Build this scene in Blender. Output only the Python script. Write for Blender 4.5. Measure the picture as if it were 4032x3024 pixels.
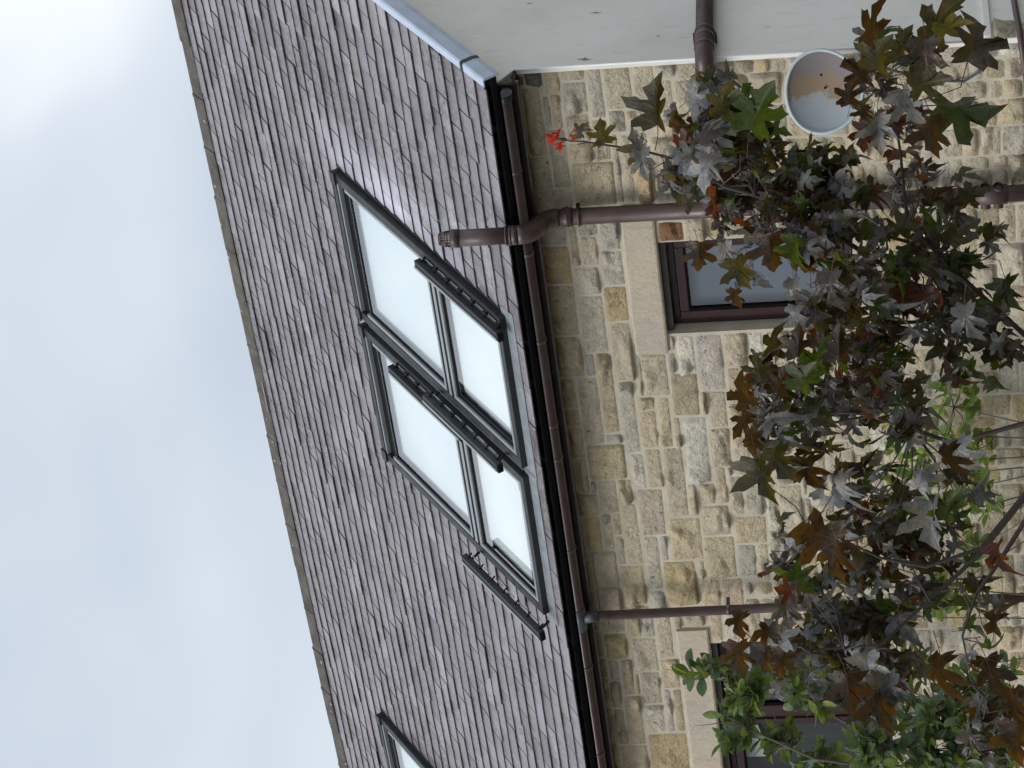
import bpy, bmesh, math, random
from mathutils import Vector, Matrix, noise
rad = math.radians
S = bpy.context.scene
for o in list(bpy.data.objects): bpy.data.objects.remove(o)
COL = S.collection

# ------------------------------------------------------------------ camera
# the photograph is a portrait picture stored on its side: the camera is rolled a quarter turn
PSI, BET, RHO = rad(37.8), rad(7.62), rad(-2.81)
fwd = Vector((-math.sin(PSI)*math.cos(BET), math.cos(PSI)*math.cos(BET), math.sin(BET)))
r0 = Vector((math.cos(PSI), math.sin(PSI), 0)); u0 = r0.cross(fwd)
rgt = r0*math.cos(RHO) + u0*math.sin(RHO); upv = u0*math.cos(RHO) - r0*math.sin(RHO)
cam = bpy.data.cameras.new('camera'); camo = bpy.data.objects.new('camera', cam); COL.objects.link(camo)
cam.sensor_width = 36; cam.lens = 36*11900/4032; cam.clip_start = .1; cam.clip_end = 5000
mw = Matrix.Identity(4)
for i, ax in enumerate((-upv, rgt, -fwd)):
    for j in range(3): mw[j][i] = ax[j]
mw.translation = Vector((12.6, -16, 1.6)); camo.matrix_world = mw
S.camera = camo
S.render.resolution_x, S.render.resolution_y = 1024, 768

# ------------------------------------------------------------------ sky, sun, exposure
SUN_TO = Vector((-.30, -.68, .70)).normalized()
W = bpy.data.worlds.new('World'); S.world = W; W.use_nodes = True
nt = W.node_tree; N = nt.nodes; LK = nt.links; N.clear()
out = N.new('ShaderNodeOutputWorld'); bg = N.new('ShaderNodeBackground'); bg.inputs[1].default_value = .1
sky = N.new('ShaderNodeTexSky'); sky.sky_type = 'NISHITA'; sky.sun_disc = False
sky.sun_elevation = math.asin(SUN_TO.z); sky.sun_rotation = math.atan2(SUN_TO.x, SUN_TO.y)
tc = N.new('ShaderNodeTexCoord'); mp = N.new('ShaderNodeMapping'); mp.inputs['Scale'].default_value = (1, 1, 1.5)
mp.inputs['Location'].default_value = (.3, 1.1, .2)
n1 = N.new('ShaderNodeTexNoise'); n1.inputs['Scale'].default_value = 5.0; n1.inputs['Detail'].default_value = 3; n1.inputs['Roughness'].default_value = .4; n1.inputs['Distortion'].default_value = .15
n2 = N.new('ShaderNodeTexNoise'); n2.inputs['Scale'].default_value = 1.7; n2.inputs['Detail'].default_value = 2
ad = N.new('ShaderNodeMath'); ad.operation = 'MULTIPLY_ADD'; ad.inputs[1].default_value = .6
ra = N.new('ShaderNodeValToRGB')
ra.color_ramp.elements[0].position = .56; ra.color_ramp.elements[0].color = (4.0, 4.5, 5.25, 1)
ra.color_ramp.elements[1].position = .80; ra.color_ramp.elements[1].color = (7.5, 7.75, 7.95, 1)
e = ra.color_ramp.elements.new(.68); e.color = (5.1, 5.55, 6.1, 1)
mx = N.new('ShaderNodeMix'); mx.data_type = 'RGBA'; mx.inputs[0].default_value = .95
LK.new(tc.outputs['Generated'], mp.inputs[0]); LK.new(mp.outputs[0], n1.inputs[0]); LK.new(mp.outputs[0], n2.inputs[0])
LK.new(n1.outputs[0], ad.inputs[0])
h = N.new('ShaderNodeMath'); h.operation = 'MULTIPLY'; h.inputs[1].default_value = .75; LK.new(n2.outputs[0], h.inputs[0]); LK.new(h.outputs[0], ad.inputs[2])
LK.new(ad.outputs[0], ra.inputs[0]); LK.new(sky.outputs[0], mx.inputs[6]); LK.new(ra.outputs[0], mx.inputs[7])
LK.new(mx.outputs[2], bg.inputs[0]); LK.new(bg.outputs[0], out.inputs[0])
sl = bpy.data.lights.new('sun', 'SUN'); sl.energy = 1.5; sl.angle = rad(30); sl.color = (1, .96, .9)
so = bpy.data.objects.new('sun', sl); COL.objects.link(so); so.rotation_euler = SUN_TO.to_track_quat('Z', 'Y').to_euler(); so.location = (0, -20, 20)
S.view_settings.view_transform = 'Standard'; S.view_settings.look = 'None'; S.view_settings.gamma = 1; S.view_settings.exposure = 0.55
S.render.engine = 'CYCLES'

rng = random.Random(11)
# ------------------------------------------------------------------ helpers
class Mat:
    def __init__(s, name, base=(.5,.5,.5), rough=.6, spec=.5, metal=0):
        s.m = bpy.data.materials.new(name); s.m.use_nodes = True; s.t = s.m.node_tree; s.b = s.t.nodes['Principled BSDF']
        s.b.inputs['Base Color'].default_value = (*base, 1); s.b.inputs['Roughness'].default_value = rough
        s.b.inputs['Specular IOR Level'].default_value = spec; s.b.inputs['Metallic'].default_value = metal
    def n(s, t, **k):
        x = s.t.nodes.new('ShaderNode'+t)
        for a, v in k.items(): setattr(x, a, v)
        return x
    def l(s, a, b): s.t.links.new(a, b)
    def pos(s): return s.n('NewGeometry').outputs['Position']
    def noise(s, scale, detail=4, rough=.55, vec=None, dist=0):
        x = s.n('TexNoise'); x.inputs['Scale'].default_value = scale; x.inputs['Detail'].default_value = detail; x.inputs['Roughness'].default_value = rough; x.inputs['Distortion'].default_value = dist
        s.l(vec if vec is not None else s.pos(), x.inputs[0]); return x.outputs[0]
    def ramp(s, fac, *st):
        x = s.n('ValToRGB'); el = x.color_ramp.elements
        while len(el) < len(st): el.new(.5)
        for e_, (p, c) in zip(el, st): e_.position = p; e_.color = (*c, 1) if len(c) == 3 else c
        s.l(fac, x.inputs[0]); return x.outputs[0]
    def mix(s, fac, a, b, mode='MIX'):
        x = s.n('Mix'); x.data_type = 'RGBA'; x.blend_type = mode
        for i, v in ((0, fac), (6, a), (7, b)):
            if isinstance(v, (int, float)): x.inputs[i].default_value = v
            elif isinstance(v, tuple): x.inputs[i].default_value = (*v, 1)
            else: s.l(v, x.inputs[i])
        return x.outputs[2]
    def math(s, op, a, b=0.0):
        x = s.n('Math'); x.operation = op; x.use_clamp = False
        for i, v in ((0, a), (1, b)):
            if isinstance(v, (int, float)): x.inputs[i].default_value = v
            else: s.l(v, x.inputs[i])
        return x.outputs[0]
    def col(s, c): s.l(c, s.b.inputs['Base Color'])
    def bump(s, hgt, strength=.5, dist=.005):
        x = s.n('Bump'); x.inputs['Strength'].default_value = strength; x.inputs['Distance'].default_value = dist
        s.l(hgt, x.inputs['Height']); s.l(x.outputs[0], s.b.inputs['Normal'])
    def tint(s, attr):
        if attr:
            x = s.n('Attribute'); x.attribute_name = 'tint'; s.al = x.outputs['Alpha']; return x.outputs['Color']
        x = s.n('ObjectInfo'); s.al = x.outputs['Alpha']; return x.outputs['Color']

def link(name, me, parent=None, mat=None, col=None, loc=None):
    o = bpy.data.objects.new(name, me); COL.objects.link(o)
    if mat is not None and me is not None and not me.materials: me.materials.append(mat)
    if parent is not None: o.parent = parent
    if col is not None: o.color = (*col, 1) if len(col) == 3 else col
    if loc is not None: o.location = loc
    return o
def tag(o, label=None, cat=None, group=None, kind=None):
    if label: o['label'] = label
    if cat: o['category'] = cat
    if group: o['group'] = group
    if kind: o['kind'] = kind
    return o
def empty(name, loc=(0,0,0), parent=None):
    o = bpy.data.objects.new(name, None); COL.objects.link(o); o.location = loc; o.empty_display_size = .1
    if parent is not None: o.parent = parent
    return o

class MB:
    def __init__(s): s.v = []; s.f = []; s.sm = []
    def add(s, vs, fs, smooth=False):
        b = len(s.v); s.v += [tuple(x) for x in vs]; s.f += [tuple(b+i for i in f) for f in fs]; s.sm += [smooth]*len(fs); return s
    def box(s, a, b, M=None):
        (x0,y0,z0),(x1,y1,z1) = a, b
        vs = [Vector(p) for p in ((x0,y0,z0),(x1,y0,z0),(x1,y1,z0),(x0,y1,z0),(x0,y0,z1),(x1,y0,z1),(x1,y1,z1),(x0,y1,z1))]
        if M is not None: vs = [M(p) if callable(M) else M @ p for p in vs]
        return s.add(vs, [(0,3,2,1),(4,5,6,7),(0,1,5,4),(1,2,6,5),(2,3,7,6),(3,0,4,7)])
    def tube(s, pts, rad_, n=14, caps=True, smooth=True):
        pts = [Vector(p) for p in pts]; R = rad_ if isinstance(rad_, (list, tuple)) else [rad_]*len(pts)
        t0 = (pts[1]-pts[0]).normalized(); ref = Vector((0,0,1)) if abs(t0.z) < .9 else Vector((1,0,0))
        nx = t0.cross(ref).normalized(); vs = []
        for i, p in enumerate(pts):
            t = (pts[min(i+1, len(pts)-1)]-pts[max(i-1, 0)]).normalized()
            nx = (nx - t*nx.dot(t)).normalized(); ny = t.cross(nx)
            for j in range(n):
                a = 2*math.pi*j/n; vs.append(p + (nx*math.cos(a)+ny*math.sin(a))*R[i])
        m = len(pts); fs = [(i*n+j, i*n+(j+1)%n, (i+1)*n+(j+1)%n, (i+1)*n+j) for i in range(m-1) for j in range(n)]
        s.add(vs, fs, smooth)
        if caps:
            b = len(s.v)-len(vs); s.f.append(tuple(b+j for j in range(n))[::-1]); s.f.append(tuple(b+(m-1)*n+j for j in range(n))); s.sm += [False, False]
        return s
    def mesh(s, name='m'):
        me = bpy.data.meshes.new(name); me.from_pydata(s.v, [], s.f)
        me.polygons.foreach_set('use_smooth', s.sm); me.update(); return me
    def build(s, name, mat, parent=None, bevel=0):
        me = s.mesh(name); o = link(name, me, parent, mat)
        if bevel:
            m = o.modifiers.new('b', 'BEVEL'); m.width = bevel; m.segments = 2; m.limit_method = 'ANGLE'; m.angle_limit = rad(40)
        return o

# ------------------------------------------------------------------ materials
def stone_mat(attr):
    m = Mat('sandstone_attr' if attr else 'sandstone', rough=.88, spec=.25); t = m.tint(attr)
    a = m.noise(9, 5, .6); c = m.mix(1, t, m.ramp(a, (.25, (.72,.70,.68)), (.5, (1,1,1)), (.78, (1.22,1.17,1.08))), 'MULTIPLY')
    st = m.noise(3.1, 3, .5, dist=.6); c = m.mix(m.ramp(st, (.58, (0,0,0)), (.78, (.4,.4,.4))), c, (.38,.26,.12), 'MIX')
    g = m.noise(70, 3, .7); c = m.mix(.5, c, m.ramp(g, (.3, (.62,.62,.62)), (.6, (1.12,1.12,1.12))), 'MULTIPLY')
    sp = m.noise(26, 2, .5); c = m.mix(m.ramp(sp, (.66, (0,0,0)), (.72, (.6,.6,.6))), c, (.1,.095,.085))
    rd = m.n('TexNoise'); rd.noise_type = 'RIDGED_MULTIFRACTAL'; rd.inputs['Scale'].default_value = 13; rd.inputs['Detail'].default_value = 5; rd.inputs['Distortion'].default_value = .9; m.l(m.pos(), rd.inputs[0])
    hgt = m.math('ADD', m.math('MULTIPLY', m.noise(24, 6, .65, dist=.8), 1.0), m.math('ADD', m.math('MULTIPLY', g, .35), m.math('MULTIPLY', rd.outputs[0], .35))); m.col(c); m.bump(hgt, 1.0, .026)
    return m.m
STONE, STONE_A = stone_mat(False), stone_mat(True)
def mortar_mat():
    m = Mat('mortar', rough=.95, spec=.15); m.col(m.ramp(m.noise(6, 5, .6), (.3, (.42,.38,.30)), (.7, (.56,.515,.42)))); m.bump(m.noise(60, 4, .7), .8, .006); return m.m
MORTAR = mortar_mat()
def lintel_mat():
    m = Mat('lintel_stone', rough=.85, spec=.25)
    mpn = m.n('Mapping'); mpn.inputs['Scale'].default_value = (5, 3, 2.0); m.l(m.pos(), mpn.inputs[0])
    c = m.ramp(m.noise(2.6, 8, .7, mpn.outputs[0], 1.6), (.28, (.40,.35,.29)), (.5, (.50,.44,.355)), (.72, (.55,.49,.41)))
    c = m.mix(.6, c, m.ramp(m.noise(1.2, 3), (.4, (.85,.88,.9)), (.65, (1.1,1.02,.9))), 'MULTIPLY'); m.col(c)
    m.bump(m.noise(16, 6, .65, mpn.outputs[0]), .8, .012); return m.m
LINTEL = lintel_mat()
def slate_mat(attr):
    m = Mat('slate_attr' if attr else 'slate', rough=.5, spec=.5); t = m.tint(attr)
    a = m.noise(5, 6, .7); c = m.mix(1, t, m.ramp(a, (.28, (.66,.64,.65)), (.5, (1,.99,1)), (.74, (1.32,1.31,1.35))), 'MULTIPLY'); c = m.mix(.6, c, m.ramp(m.noise(38, 4, .7), (.3, (.72,.71,.7)), (.7, (1.25,1.25,1.27))), 'MULTIPLY')
    # dark algae in drifts that run down the slope
    mpn = m.n('Mapping'); mpn.inputs['Scale'].default_value = (1.0, .35, .35); m.l(m.pos(), mpn.inputs[0])
    d1 = m.ramp(m.noise(2.2, 6, .65, mpn.outputs[0], .3), (.44, (0,0,0)), (.60, (1,1,1)))
    d2 = m.ramp(m.noise(28, 4, .7), (.42, (0,0,0)), (.6, (1,1,1)))
    c = m.mix(m.math('MULTIPLY', m.math('MULTIPLY', d1, d2), .9), c, (.07,.064,.062))
    # pale crust and bird-lime specks
    v = m.n('TexVoronoi'); v.inputs['Scale'].default_value = 9; m.l(m.pos(), v.inputs[0])
    sp = m.math('MULTIPLY', m.math('LESS_THAN', v.outputs['Distance'], .08), m.ramp(m.noise(1.3, 3), (.5, (0,0,0)), (.62, (1,1,1))))
    c = m.mix(m.math('MULTIPLY', sp, .8), c, (.55,.55,.52))
    li = m.ramp(m.noise(14, 5, .7), (.6, (0,0,0)), (.72, (1,1,1))); c = m.mix(m.math('MULTIPLY', li, .5), c, (.36,.35,.33))
    # pale lead wash on the slates round the right-hand skylight, running down the slope
    sx = m.n('SeparateXYZ'); m.l(m.pos(), sx.inputs[0])
    dx = m.math('SUBTRACT', sx.outputs[0], 1.02); wx = m.math('SUBTRACT', 1, m.math('MULTIPLY', m.math('ABSOLUTE', dx), 2.4))
    wz = m.math('SUBTRACT', 1, m.math('MULTIPLY', m.math('ABSOLUTE', m.math('SUBTRACT', sx.outputs[2], 5.05)), 1.15))
    ww = m.n('Clamp'); m.l(m.math('MULTIPLY', m.math('MAXIMUM', wx, 0), m.math('MAXIMUM', wz, 0)), ww.inputs[0])
    wm = m.math('MULTIPLY', ww.outputs[0], m.ramp(m.noise(4, 5, .6, mpn.outputs[0]), (.35, (.2,.2,.2)), (.6, (1,1,1))))
    c = m.mix(m.math('MULTIPLY', wm, .95), c, (.62,.63,.72)); m.col(c)
    m.l(m.ramp(a, (.3, (.26,.26,.26)), (.7, (.45,.45,.45))), m.b.inputs['Roughness'])
    m.bump(m.math('ADD', m.noise(18, 5, .65), m.math('MULTIPLY', m.noise(90, 3, .6), .3)), .35, .004); return m.m
SLATE, SLATE_A = slate_mat(False), slate_mat(True)
EDGE_M = Mat('slate_edge', (.08,.072,.077), .9, .1); EDGE = EDGE_M.m  # grime on cut edges plus the shadow line of each course, painted dark
def render_mat():
    m = Mat('render', rough=.92, spec=.2)
    c = m.ramp(m.noise(1.4, 5, .6), (.3, (.68,.665,.62)), (.55, (.77,.755,.71)), (.75, (.82,.805,.76)))
    mpn = m.n('Mapping'); mpn.inputs['Scale'].default_value = (4, 16, 2.2); m.l(m.pos(), mpn.inputs[0])
    c = m.mix(m.ramp(m.noise(2.2, 5, .7, mpn.outputs[0], .6), (.58, (0,0,0)), (.74, (.6,.6,.6))), c, (.46,.45,.40)); m.col(c)
    m.bump(m.math('ADD', m.noise(5, 3, .5), m.math('MULTIPLY', m.noise(110, 3, .6), .25)), .35, .01); return m.m
RENDER = render_mat()
def plastic(name, c, rough=.45, var=.25, spec=.5):
    m = Mat(name, c, rough, spec); m.col(m.mix(1, tuple(c), m.ramp(m.noise(7, 5, .65), (.3, (1-var,)*3), (.7, (1+var,)*3)), 'MULTIPLY'))
    m.l(m.ramp(m.noise(12, 4), (.3, (rough-.1,)*3), (.7, (rough+.12,)*3)), m.b.inputs['Roughness']); return m.m
BROWN = plastic('brown_pvc', (.072,.046,.044), .42)
GUTTER = plastic('gutter_brown', (.062,.040,.038), .4)
DKBROWN = plastic('dark_brown_board', (.016,.011,.010), .6, .25, .2)
FRAME = plastic('window_brown', (.034,.015,.016), .4, .18, .3)
CLAD = plastic('anthracite_cladding', (.024,.027,.029), .42, .15, .3)
SILVER = plastic('grey_aluminium', (.23,.255,.27), .33, .1)
BLACK = plastic('black_rubber', (.006,.006,.007), .6, .1, .12)
LEAD = plastic('lead_flashing', (.20,.225,.245), .4, .25)
TRIM = plastic('verge_trim_grey', (.40,.47,.58), .35, .12)
HEAD = plastic('dark_head_strip', (.045,.042,.036), .6); WHITE = plastic('white_plastic', (.72,.73,.73), .4, .06)
CABLE = plastic('grey_cable', (.055,.06,.07), .5, .1)
def ridge_mat():
    m = Mat('ridge_tile', rough=.9, spec=.2)
    c = m.ramp(m.noise(7, 5, .65), (.3, (.06,.056,.048)), (.7, (.13,.122,.108)))
    v = m.n('TexVoronoi'); v.inputs['Scale'].default_value = 7; m.l(m.pos(), v.inputs[0])
    c = m.mix(m.math('MULTIPLY', m.math('LESS_THAN', v.outputs['Distance'], .10), .6), c, (.45,.46,.42)); m.col(c); m.bump(m.noise(50, 4, .7), .6, .006); return m.m
RIDGE = ridge_mat()
def glass_mat(name, tintc=(.9,.95,.96), boost=2.2):
    m = bpy.data.materials.new(name); m.use_nodes = True; t = m.node_tree; t.nodes.clear()
    o = t.nodes.new('ShaderNodeOutputMaterial'); mxs = t.nodes.new('ShaderNodeMixShader'); tr = t.nodes.new('ShaderNodeBsdfTransparent'); gl = t.nodes.new('ShaderNodeBsdfGlossy')
    tr.inputs[0].default_value = (*tintc, 1); gl.inputs[1].default_value = .03; gl.inputs[0].default_value = (.97,.98,1,1)
    fr = t.nodes.new('ShaderNodeFresnel'); fr.inputs[0].default_value = 1.5
    ml = t.nodes.new('ShaderNodeMath'); ml.operation = 'MULTIPLY'; ml.use_clamp = True; ml.inputs[1].default_value = boost
    t.links.new(fr.outputs[0], ml.inputs[0]); t.links.new(ml.outputs[0], mxs.inputs[0]); t.links.new(tr.outputs[0], mxs.inputs[1]); t.links.new(gl.outputs[0], mxs.inputs[2]); t.links.new(mxs.outputs[0], o.inputs[0])
    return m
GLASS = glass_mat('glazing'); GLASS2 = glass_mat('window_glazing', (.85,.9,.88), .7)
def pane_sheen_mat():
    m = Mat('white_pane_sheen', (.80,.83,.84), .7, .3); m.col(m.ramp(m.noise(1.5, 3), (.3, (.76,.80,.82)), (.7, (.84,.86,.86)))); return m.m
PANE_SHEEN = pane_sheen_mat()
GREYBLUE = plastic('grey_blue', (.24,.28,.34), .8, .06)
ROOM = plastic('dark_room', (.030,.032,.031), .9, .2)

# ------------------------------------------------------------------ ground
def ground():
    m = Mat('garden_ground', rough=1, spec=.1)
    c = m.ramp(m.noise(.6, 6, .65), (.35, (.10,.10,.07)), (.55, (.16,.15,.12)), (.7, (.22,.20,.17))); m.col(c); m.bump(m.noise(14, 5, .7), 1, .04)
    n = 60; vs = []; fs = []
    for i in range(n+1):
        for j in range(n+1):
            sx_ = (i/n*2-1); sy_ = (j/n*2-1); x = math.copysign(abs(sx_)**3, sx_)*2500; y = math.copysign(abs(sy_)**3, sy_)*2500
            dd = math.hypot(x, y); vs.append((x, y, noise.noise(Vector((x*.2, y*.2, 0)))*.04 - .05 + (0 if dd < 60 else noise.noise(Vector((x*.003, y*.003, 3)))*min(12, (dd-60)*.03))))
    for i in range(n):
        for j in range(n): a = i*(n+1)+j; fs.append((a, a+n+1, a+n+2, a+1))
    o = MB().add(vs, fs, True).build('ground', m.m); tag(o, 'pale gravelly garden ground below the house wall', 'ground', kind='structure')
ground()

# ------------------------------------------------------------------ house
HOUSE = empty('stone_house', (0, 0, 0)); tag(HOUSE, 'sandstone house with purple slate roof and cream rendered gable', 'house')
AL = rad(36.0); CA, SA = math.cos(AL), math.sin(AL); EY, EZ = -.30, 4.115
def RF(p):            # roof coordinates: x along the eaves, t up the slope, h off the slates
    x, t, hh = p; return Vector((x, EY + t*CA - hh*SA, EZ + t*SA + hh*CA))
RT = 4.97
XL, XR = -11.0, 2.69
OPEN = [(.545, 1.29, 1.98, 3.222), (-4.0, -2.26, 1.9, 3.163)]      # window openings x0 x1 z0 z1

# mortar backing sheet with openings and reveals
def wall():
    xs = sorted({XL, XR, *[v for o in OPEN for v in o[:2]]}); zs = sorted({-.3, 4.02, *[v for o in OPEN for v in o[2:]]})
    b = MB()
    for i in range(len(xs)-1):
        for j in range(len(zs)-1):
            cx, cz = (xs[i]+xs[i+1])/2, (zs[j]+zs[j+1])/2
            if any(o[0] < cx < o[1] and o[2] < cz < o[3] for o in OPEN): continue
            b.add([(xs[i],0,zs[j]),(xs[i+1],0,zs[j]),(xs[i+1],0,zs[j+1]),(xs[i],0,zs[j+1])], [(0,1,2,3)])
    for x0,x1,z0,z1 in OPEN:
        d = .32
        b.add([(x0,0,z0),(x0,0,z1),(x0,d,z1),(x0,d,z0)], [(0,1,2,3)]); b.add([(x1,0,z0),(x1,0,z1),(x1,d,z1),(x1,d,z0)], [(3,2,1,0)])
        b.add([(x0,0,z0),(x1,0,z0),(x1,d,z0),(x0,d,z0)], [(3,2,1,0)]); b.add([(x0,0,z1),(x1,0,z1),(x1,d,z1),(x0,d,z1)], [(0,1,2,3)])
    return b.build('wall', MORTAR, HOUSE)
WALL = wall()

TC = dict(t=(.44,.39,.30), y=(.46,.385,.26), Y=(.44,.335,.17), g=(.40,.385,.34), b=(.36,.36,.345), B=(.49,.485,.465), v=(.46,.435,.375), h=(.37,.365,.325), l=(.41,.385,.38), p=(.40,.315,.24), q=(.46,.40,.33), o=(.44,.315,.16), r=(.27,.155,.085), d=(.15,.15,.15), k=(.30,.255,.17), w=(.58,.56,.50), s=(.42,.365,.24), S=(.44,.37,.23), R=(.45,.395,.29))
MEAN = (.475,.412,.30)
TC = {k: (v if k in 'rd' else tuple(min(.62, (a*.62+b*.38)*1.10) for a, b in zip(v, MEAN))) for k, v in TC.items()}
TRACED = """2553,2615,3949,3985,d 2545,2647,3831,3937,d 2475,2656,3723,3819,y 2566,2655,3561,3711,t 2018,2534,3856,3971,y 2218,2463,3729,3791,p 2225,2463,3803,3844,t 2322,2555,3561,3710,g 2274,2655,3456,3549,g 2333,2659,3275,3446,t 2326,2658,3129,3263,t 2540,2656,2992,3118,g 2525,2656,2834,2980,t 2244,2528,3023,3117,t 2212,2513,2852,3011,t 2103,2312,3568,3715,t 1957,2094,3567,3718,y 1957,2076,3451,3558,t 2162,2323,3338,3444,g 2085,2261,3456,3555,t 1612,2150,3402,3439,t 1612,2143,3323,3390,t 2157,2314,3178,3326,t 1970,2145,3214,3310,t 2112,2230,3025,3166,t 1837,2102,3008,3201,t 1763,2005,3852,3983,R 1760,2208,3729,3838,t 1613,1947,3451,3717,s 1612,1956,3211,3311,o 1689,1826,3166,3200,t 1688,1825,3006,3154,y 1826,2200,2845,2996,t 1475,1751,3736,3983,t 1316,1463,3801,3982,g 999,1306,3800,3983,o 1142,1463,3733,3788,y 1377,1487,3598,3723,g 1140,1368,3615,3721,q 1253,1503,3462,3587,b 968,1244,3462,3602,g 907,1126,3626,3787,v 672,958,3462,3614,Y 1302,1448,3046,3208,r 575,989,3803,3984,y 1460,1678,3048,3199,g 1302,1479,2899,3034,t 423,893,3625,3790,v 171,661,3464,3603,q 226,565,3807,3981,y 224,413,3730,3795,b -45,204,3883,3985,p -366,213,3730,3867,q -275,409,3616,3718,y -457,161,3492,3596,h 29,383,3250,3422,t 218,386,3189,3239,b 218,523,3055,3176,w 55,523,2868,3043,l -154,206,3057,3238,k -155,42,3009,3044,p -89,18,3362,3479,y -424,-100,3361,3480,y -423,16,3263,3349,y -423,-166,3203,3251,t -749,-166,3028,3191,B -270,44,2879,2997,t 246,523,2702,2859,t 3,523,2590,2692,w -65,236,2704,2856,t -613,-283,2881,3016,t -556,-296,2751,2868,t 275,523,2504,2580,t 275,523,2423,2492,t 168,523,2324,2411,w 216,523,2180,2312,t -285,-78,2712,2866,y -7,265,2423,2578,t -198,-54,3877,3985,y -482,-208,3879,3980,p -363,-286,3608,3720,b -681,-376,3608,3867,S -778,-470,3479,3575,w -777,-435,3363,3470,t -1052,-432,3212,3351,t -1049,-763,3144,3200,t -950,-761,3014,3132,t -779,-534,3946,3985,t -797,-494,3878,3934,y -796,-694,3836,3866,g -987,-691,3691,3822,t -896,-690,3587,3682,y -1008,-808,3833,3977,y -1327,-1022,3840,3947,Y -1090,-998,3760,3819,g -1197,-997,3691,3749,y -1325,-1102,3758,3826,t -1472,-908,3572,3679,t -1212,-789,3384,3560,q -1450,-1063,3143,3372,y -1234,-961,2930,3132,t -1635,-1248,2915,3133,y -1668,-1339,3759,3935,R -1472,-1210,3692,3746,t -1722,-1223,3449,3562,v -1454,-1225,3386,3436,b -1870,-1465,3208,3435,Y -1853,-1485,3574,3750,y -1417,-1223,3958,3985,t -1936,-1681,3759,3932,q -2119,-1961,3758,3922,t -1708,-1429,3944,3983,t -2098,-1720,3944,3985,t -1939,-1735,3448,3561,b -1912,-1645,3052,3199,y -1920,-1646,2891,3042,p -1632,-1462,3147,3198,t -2172,-1968,3648,3749,y -2175,-1966,3550,3639,b -2389,-1965,3427,3536,t -2380,-2131,3761,3919,Y -2354,-2108,3932,3983,t -2514,-2185,3552,3739,q -2087,-1930,3348,3415,t -2088,-1935,3186,3336,t -2238,-1960,3062,3148,y -2238,-1965,2965,3050,w -2238,-1964,2786,2953,t -2742,-2391,3749,3830,y -2593,-2390,3844,3917,t -2552,-2368,3929,3985,k -2820,-2569,3941,3985,t -2871,-2605,3850,3927,p -3094,-2883,3851,3926,p -3252,-2756,3714,3838,y -2841,-2523,3556,3697,q -2690,-2403,3410,3541,y -2744,-2527,3710,3737,k -3134,-2854,3559,3704,v -3134,-2699,3489,3547,l -3134,-2703,3412,3477,k -3667,-3146,3410,3701,Y -3656,-3262,3711,3915,y -3249,-3103,3848,3919,y -3192,-2862,3939,3985,t -3615,-3236,3929,3985,y -1321,-1073,2684,2903,y -1059,-797,2684,2810,g -1627,-1335,2776,2904,g -1671,-1331,2689,2764,t -1527,-1226,2551,2671,g -1060,-712,2822,2916,t -949,-624,2927,3004,q -1212,-810,2420,2588,t -1214,-840,2600,2672,w -1655,-1383,2349,2539,y -699,-569,2770,2869,t -1799,-1537,2553,2677,t"""
stones = []
for it in TRACED.split():
    a = it.split(','); stones.append([*(int(v)/1000 for v in a[:4]), a[4]])
# the rest of the wall: fill free room with squared random stones
def fill():
    g = .02; x0, x1, z0, z1 = -9.0, 2.655, 0.0, 3.98; nx, nz = int((x1-x0)/g), int((z1-z0)/g)
    occ = [bytearray(nx) for _ in range(nz)]
    def block(a, b, c, d, q=.1):
        for j in range(max(0, int(math.floor((c-z0)/g+q))), min(nz, int(math.ceil((d-z0)/g-q)))):
            for i in range(max(0, int(math.floor((a-x0)/g+q))), min(nx, int(math.ceil((b-x0)/g-q)))): occ[j][i] = 1
    for s_ in stones: block(*s_[:4])
    for o in OPEN: block(*o)
    block(.395, 1.60, 3.222, 3.45); block(-4.2, -2.10, 3.163, 3.40); block(-4.2, -2.1, 1.78, 1.9); block(.4, 1.45, 1.86, 1.98)
    res = []; R = random.Random(5)
    for j in range(nz):
        i = 0
        while i < nx:
            if occ[j][i]: i += 1; continue
            wmax = 1
            while i+wmax < nx and not occ[j][i+wmax] and wmax < 26: wmax += 1
            hmax = 1; hh = R.choice((4,5,6,6,7,8,9,10)); ww = R.randint(8, 20)
            if wmax-ww < 5: ww = wmax
            ww = min(ww, wmax)
            if ww < 2: i += 1; continue
            while hmax < hh and j+hmax < nz and not any(occ[j+hmax][i:i+ww]): hmax += 1
            # swallow a thin leftover above
            if j+hmax+2 < nz and not any(occ[j+hmax][i:i+ww]) and any(occ[j+hmax+1][i:i+ww]): hmax += 1
            for jj in range(j, j+hmax):
                for ii in range(i, i+ww): occ[jj][ii] = 1
            if ww*g > .045 and hmax*g > .035:
                res.append([x0+i*g+.004, x0+(i+ww)*g-.004, z0+j*g+.004, z0+(j+hmax)*g-.004, R.choice('tttttyyyyqqqgvvkwY')])
            i += ww
    return res
extra = fill()
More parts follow.
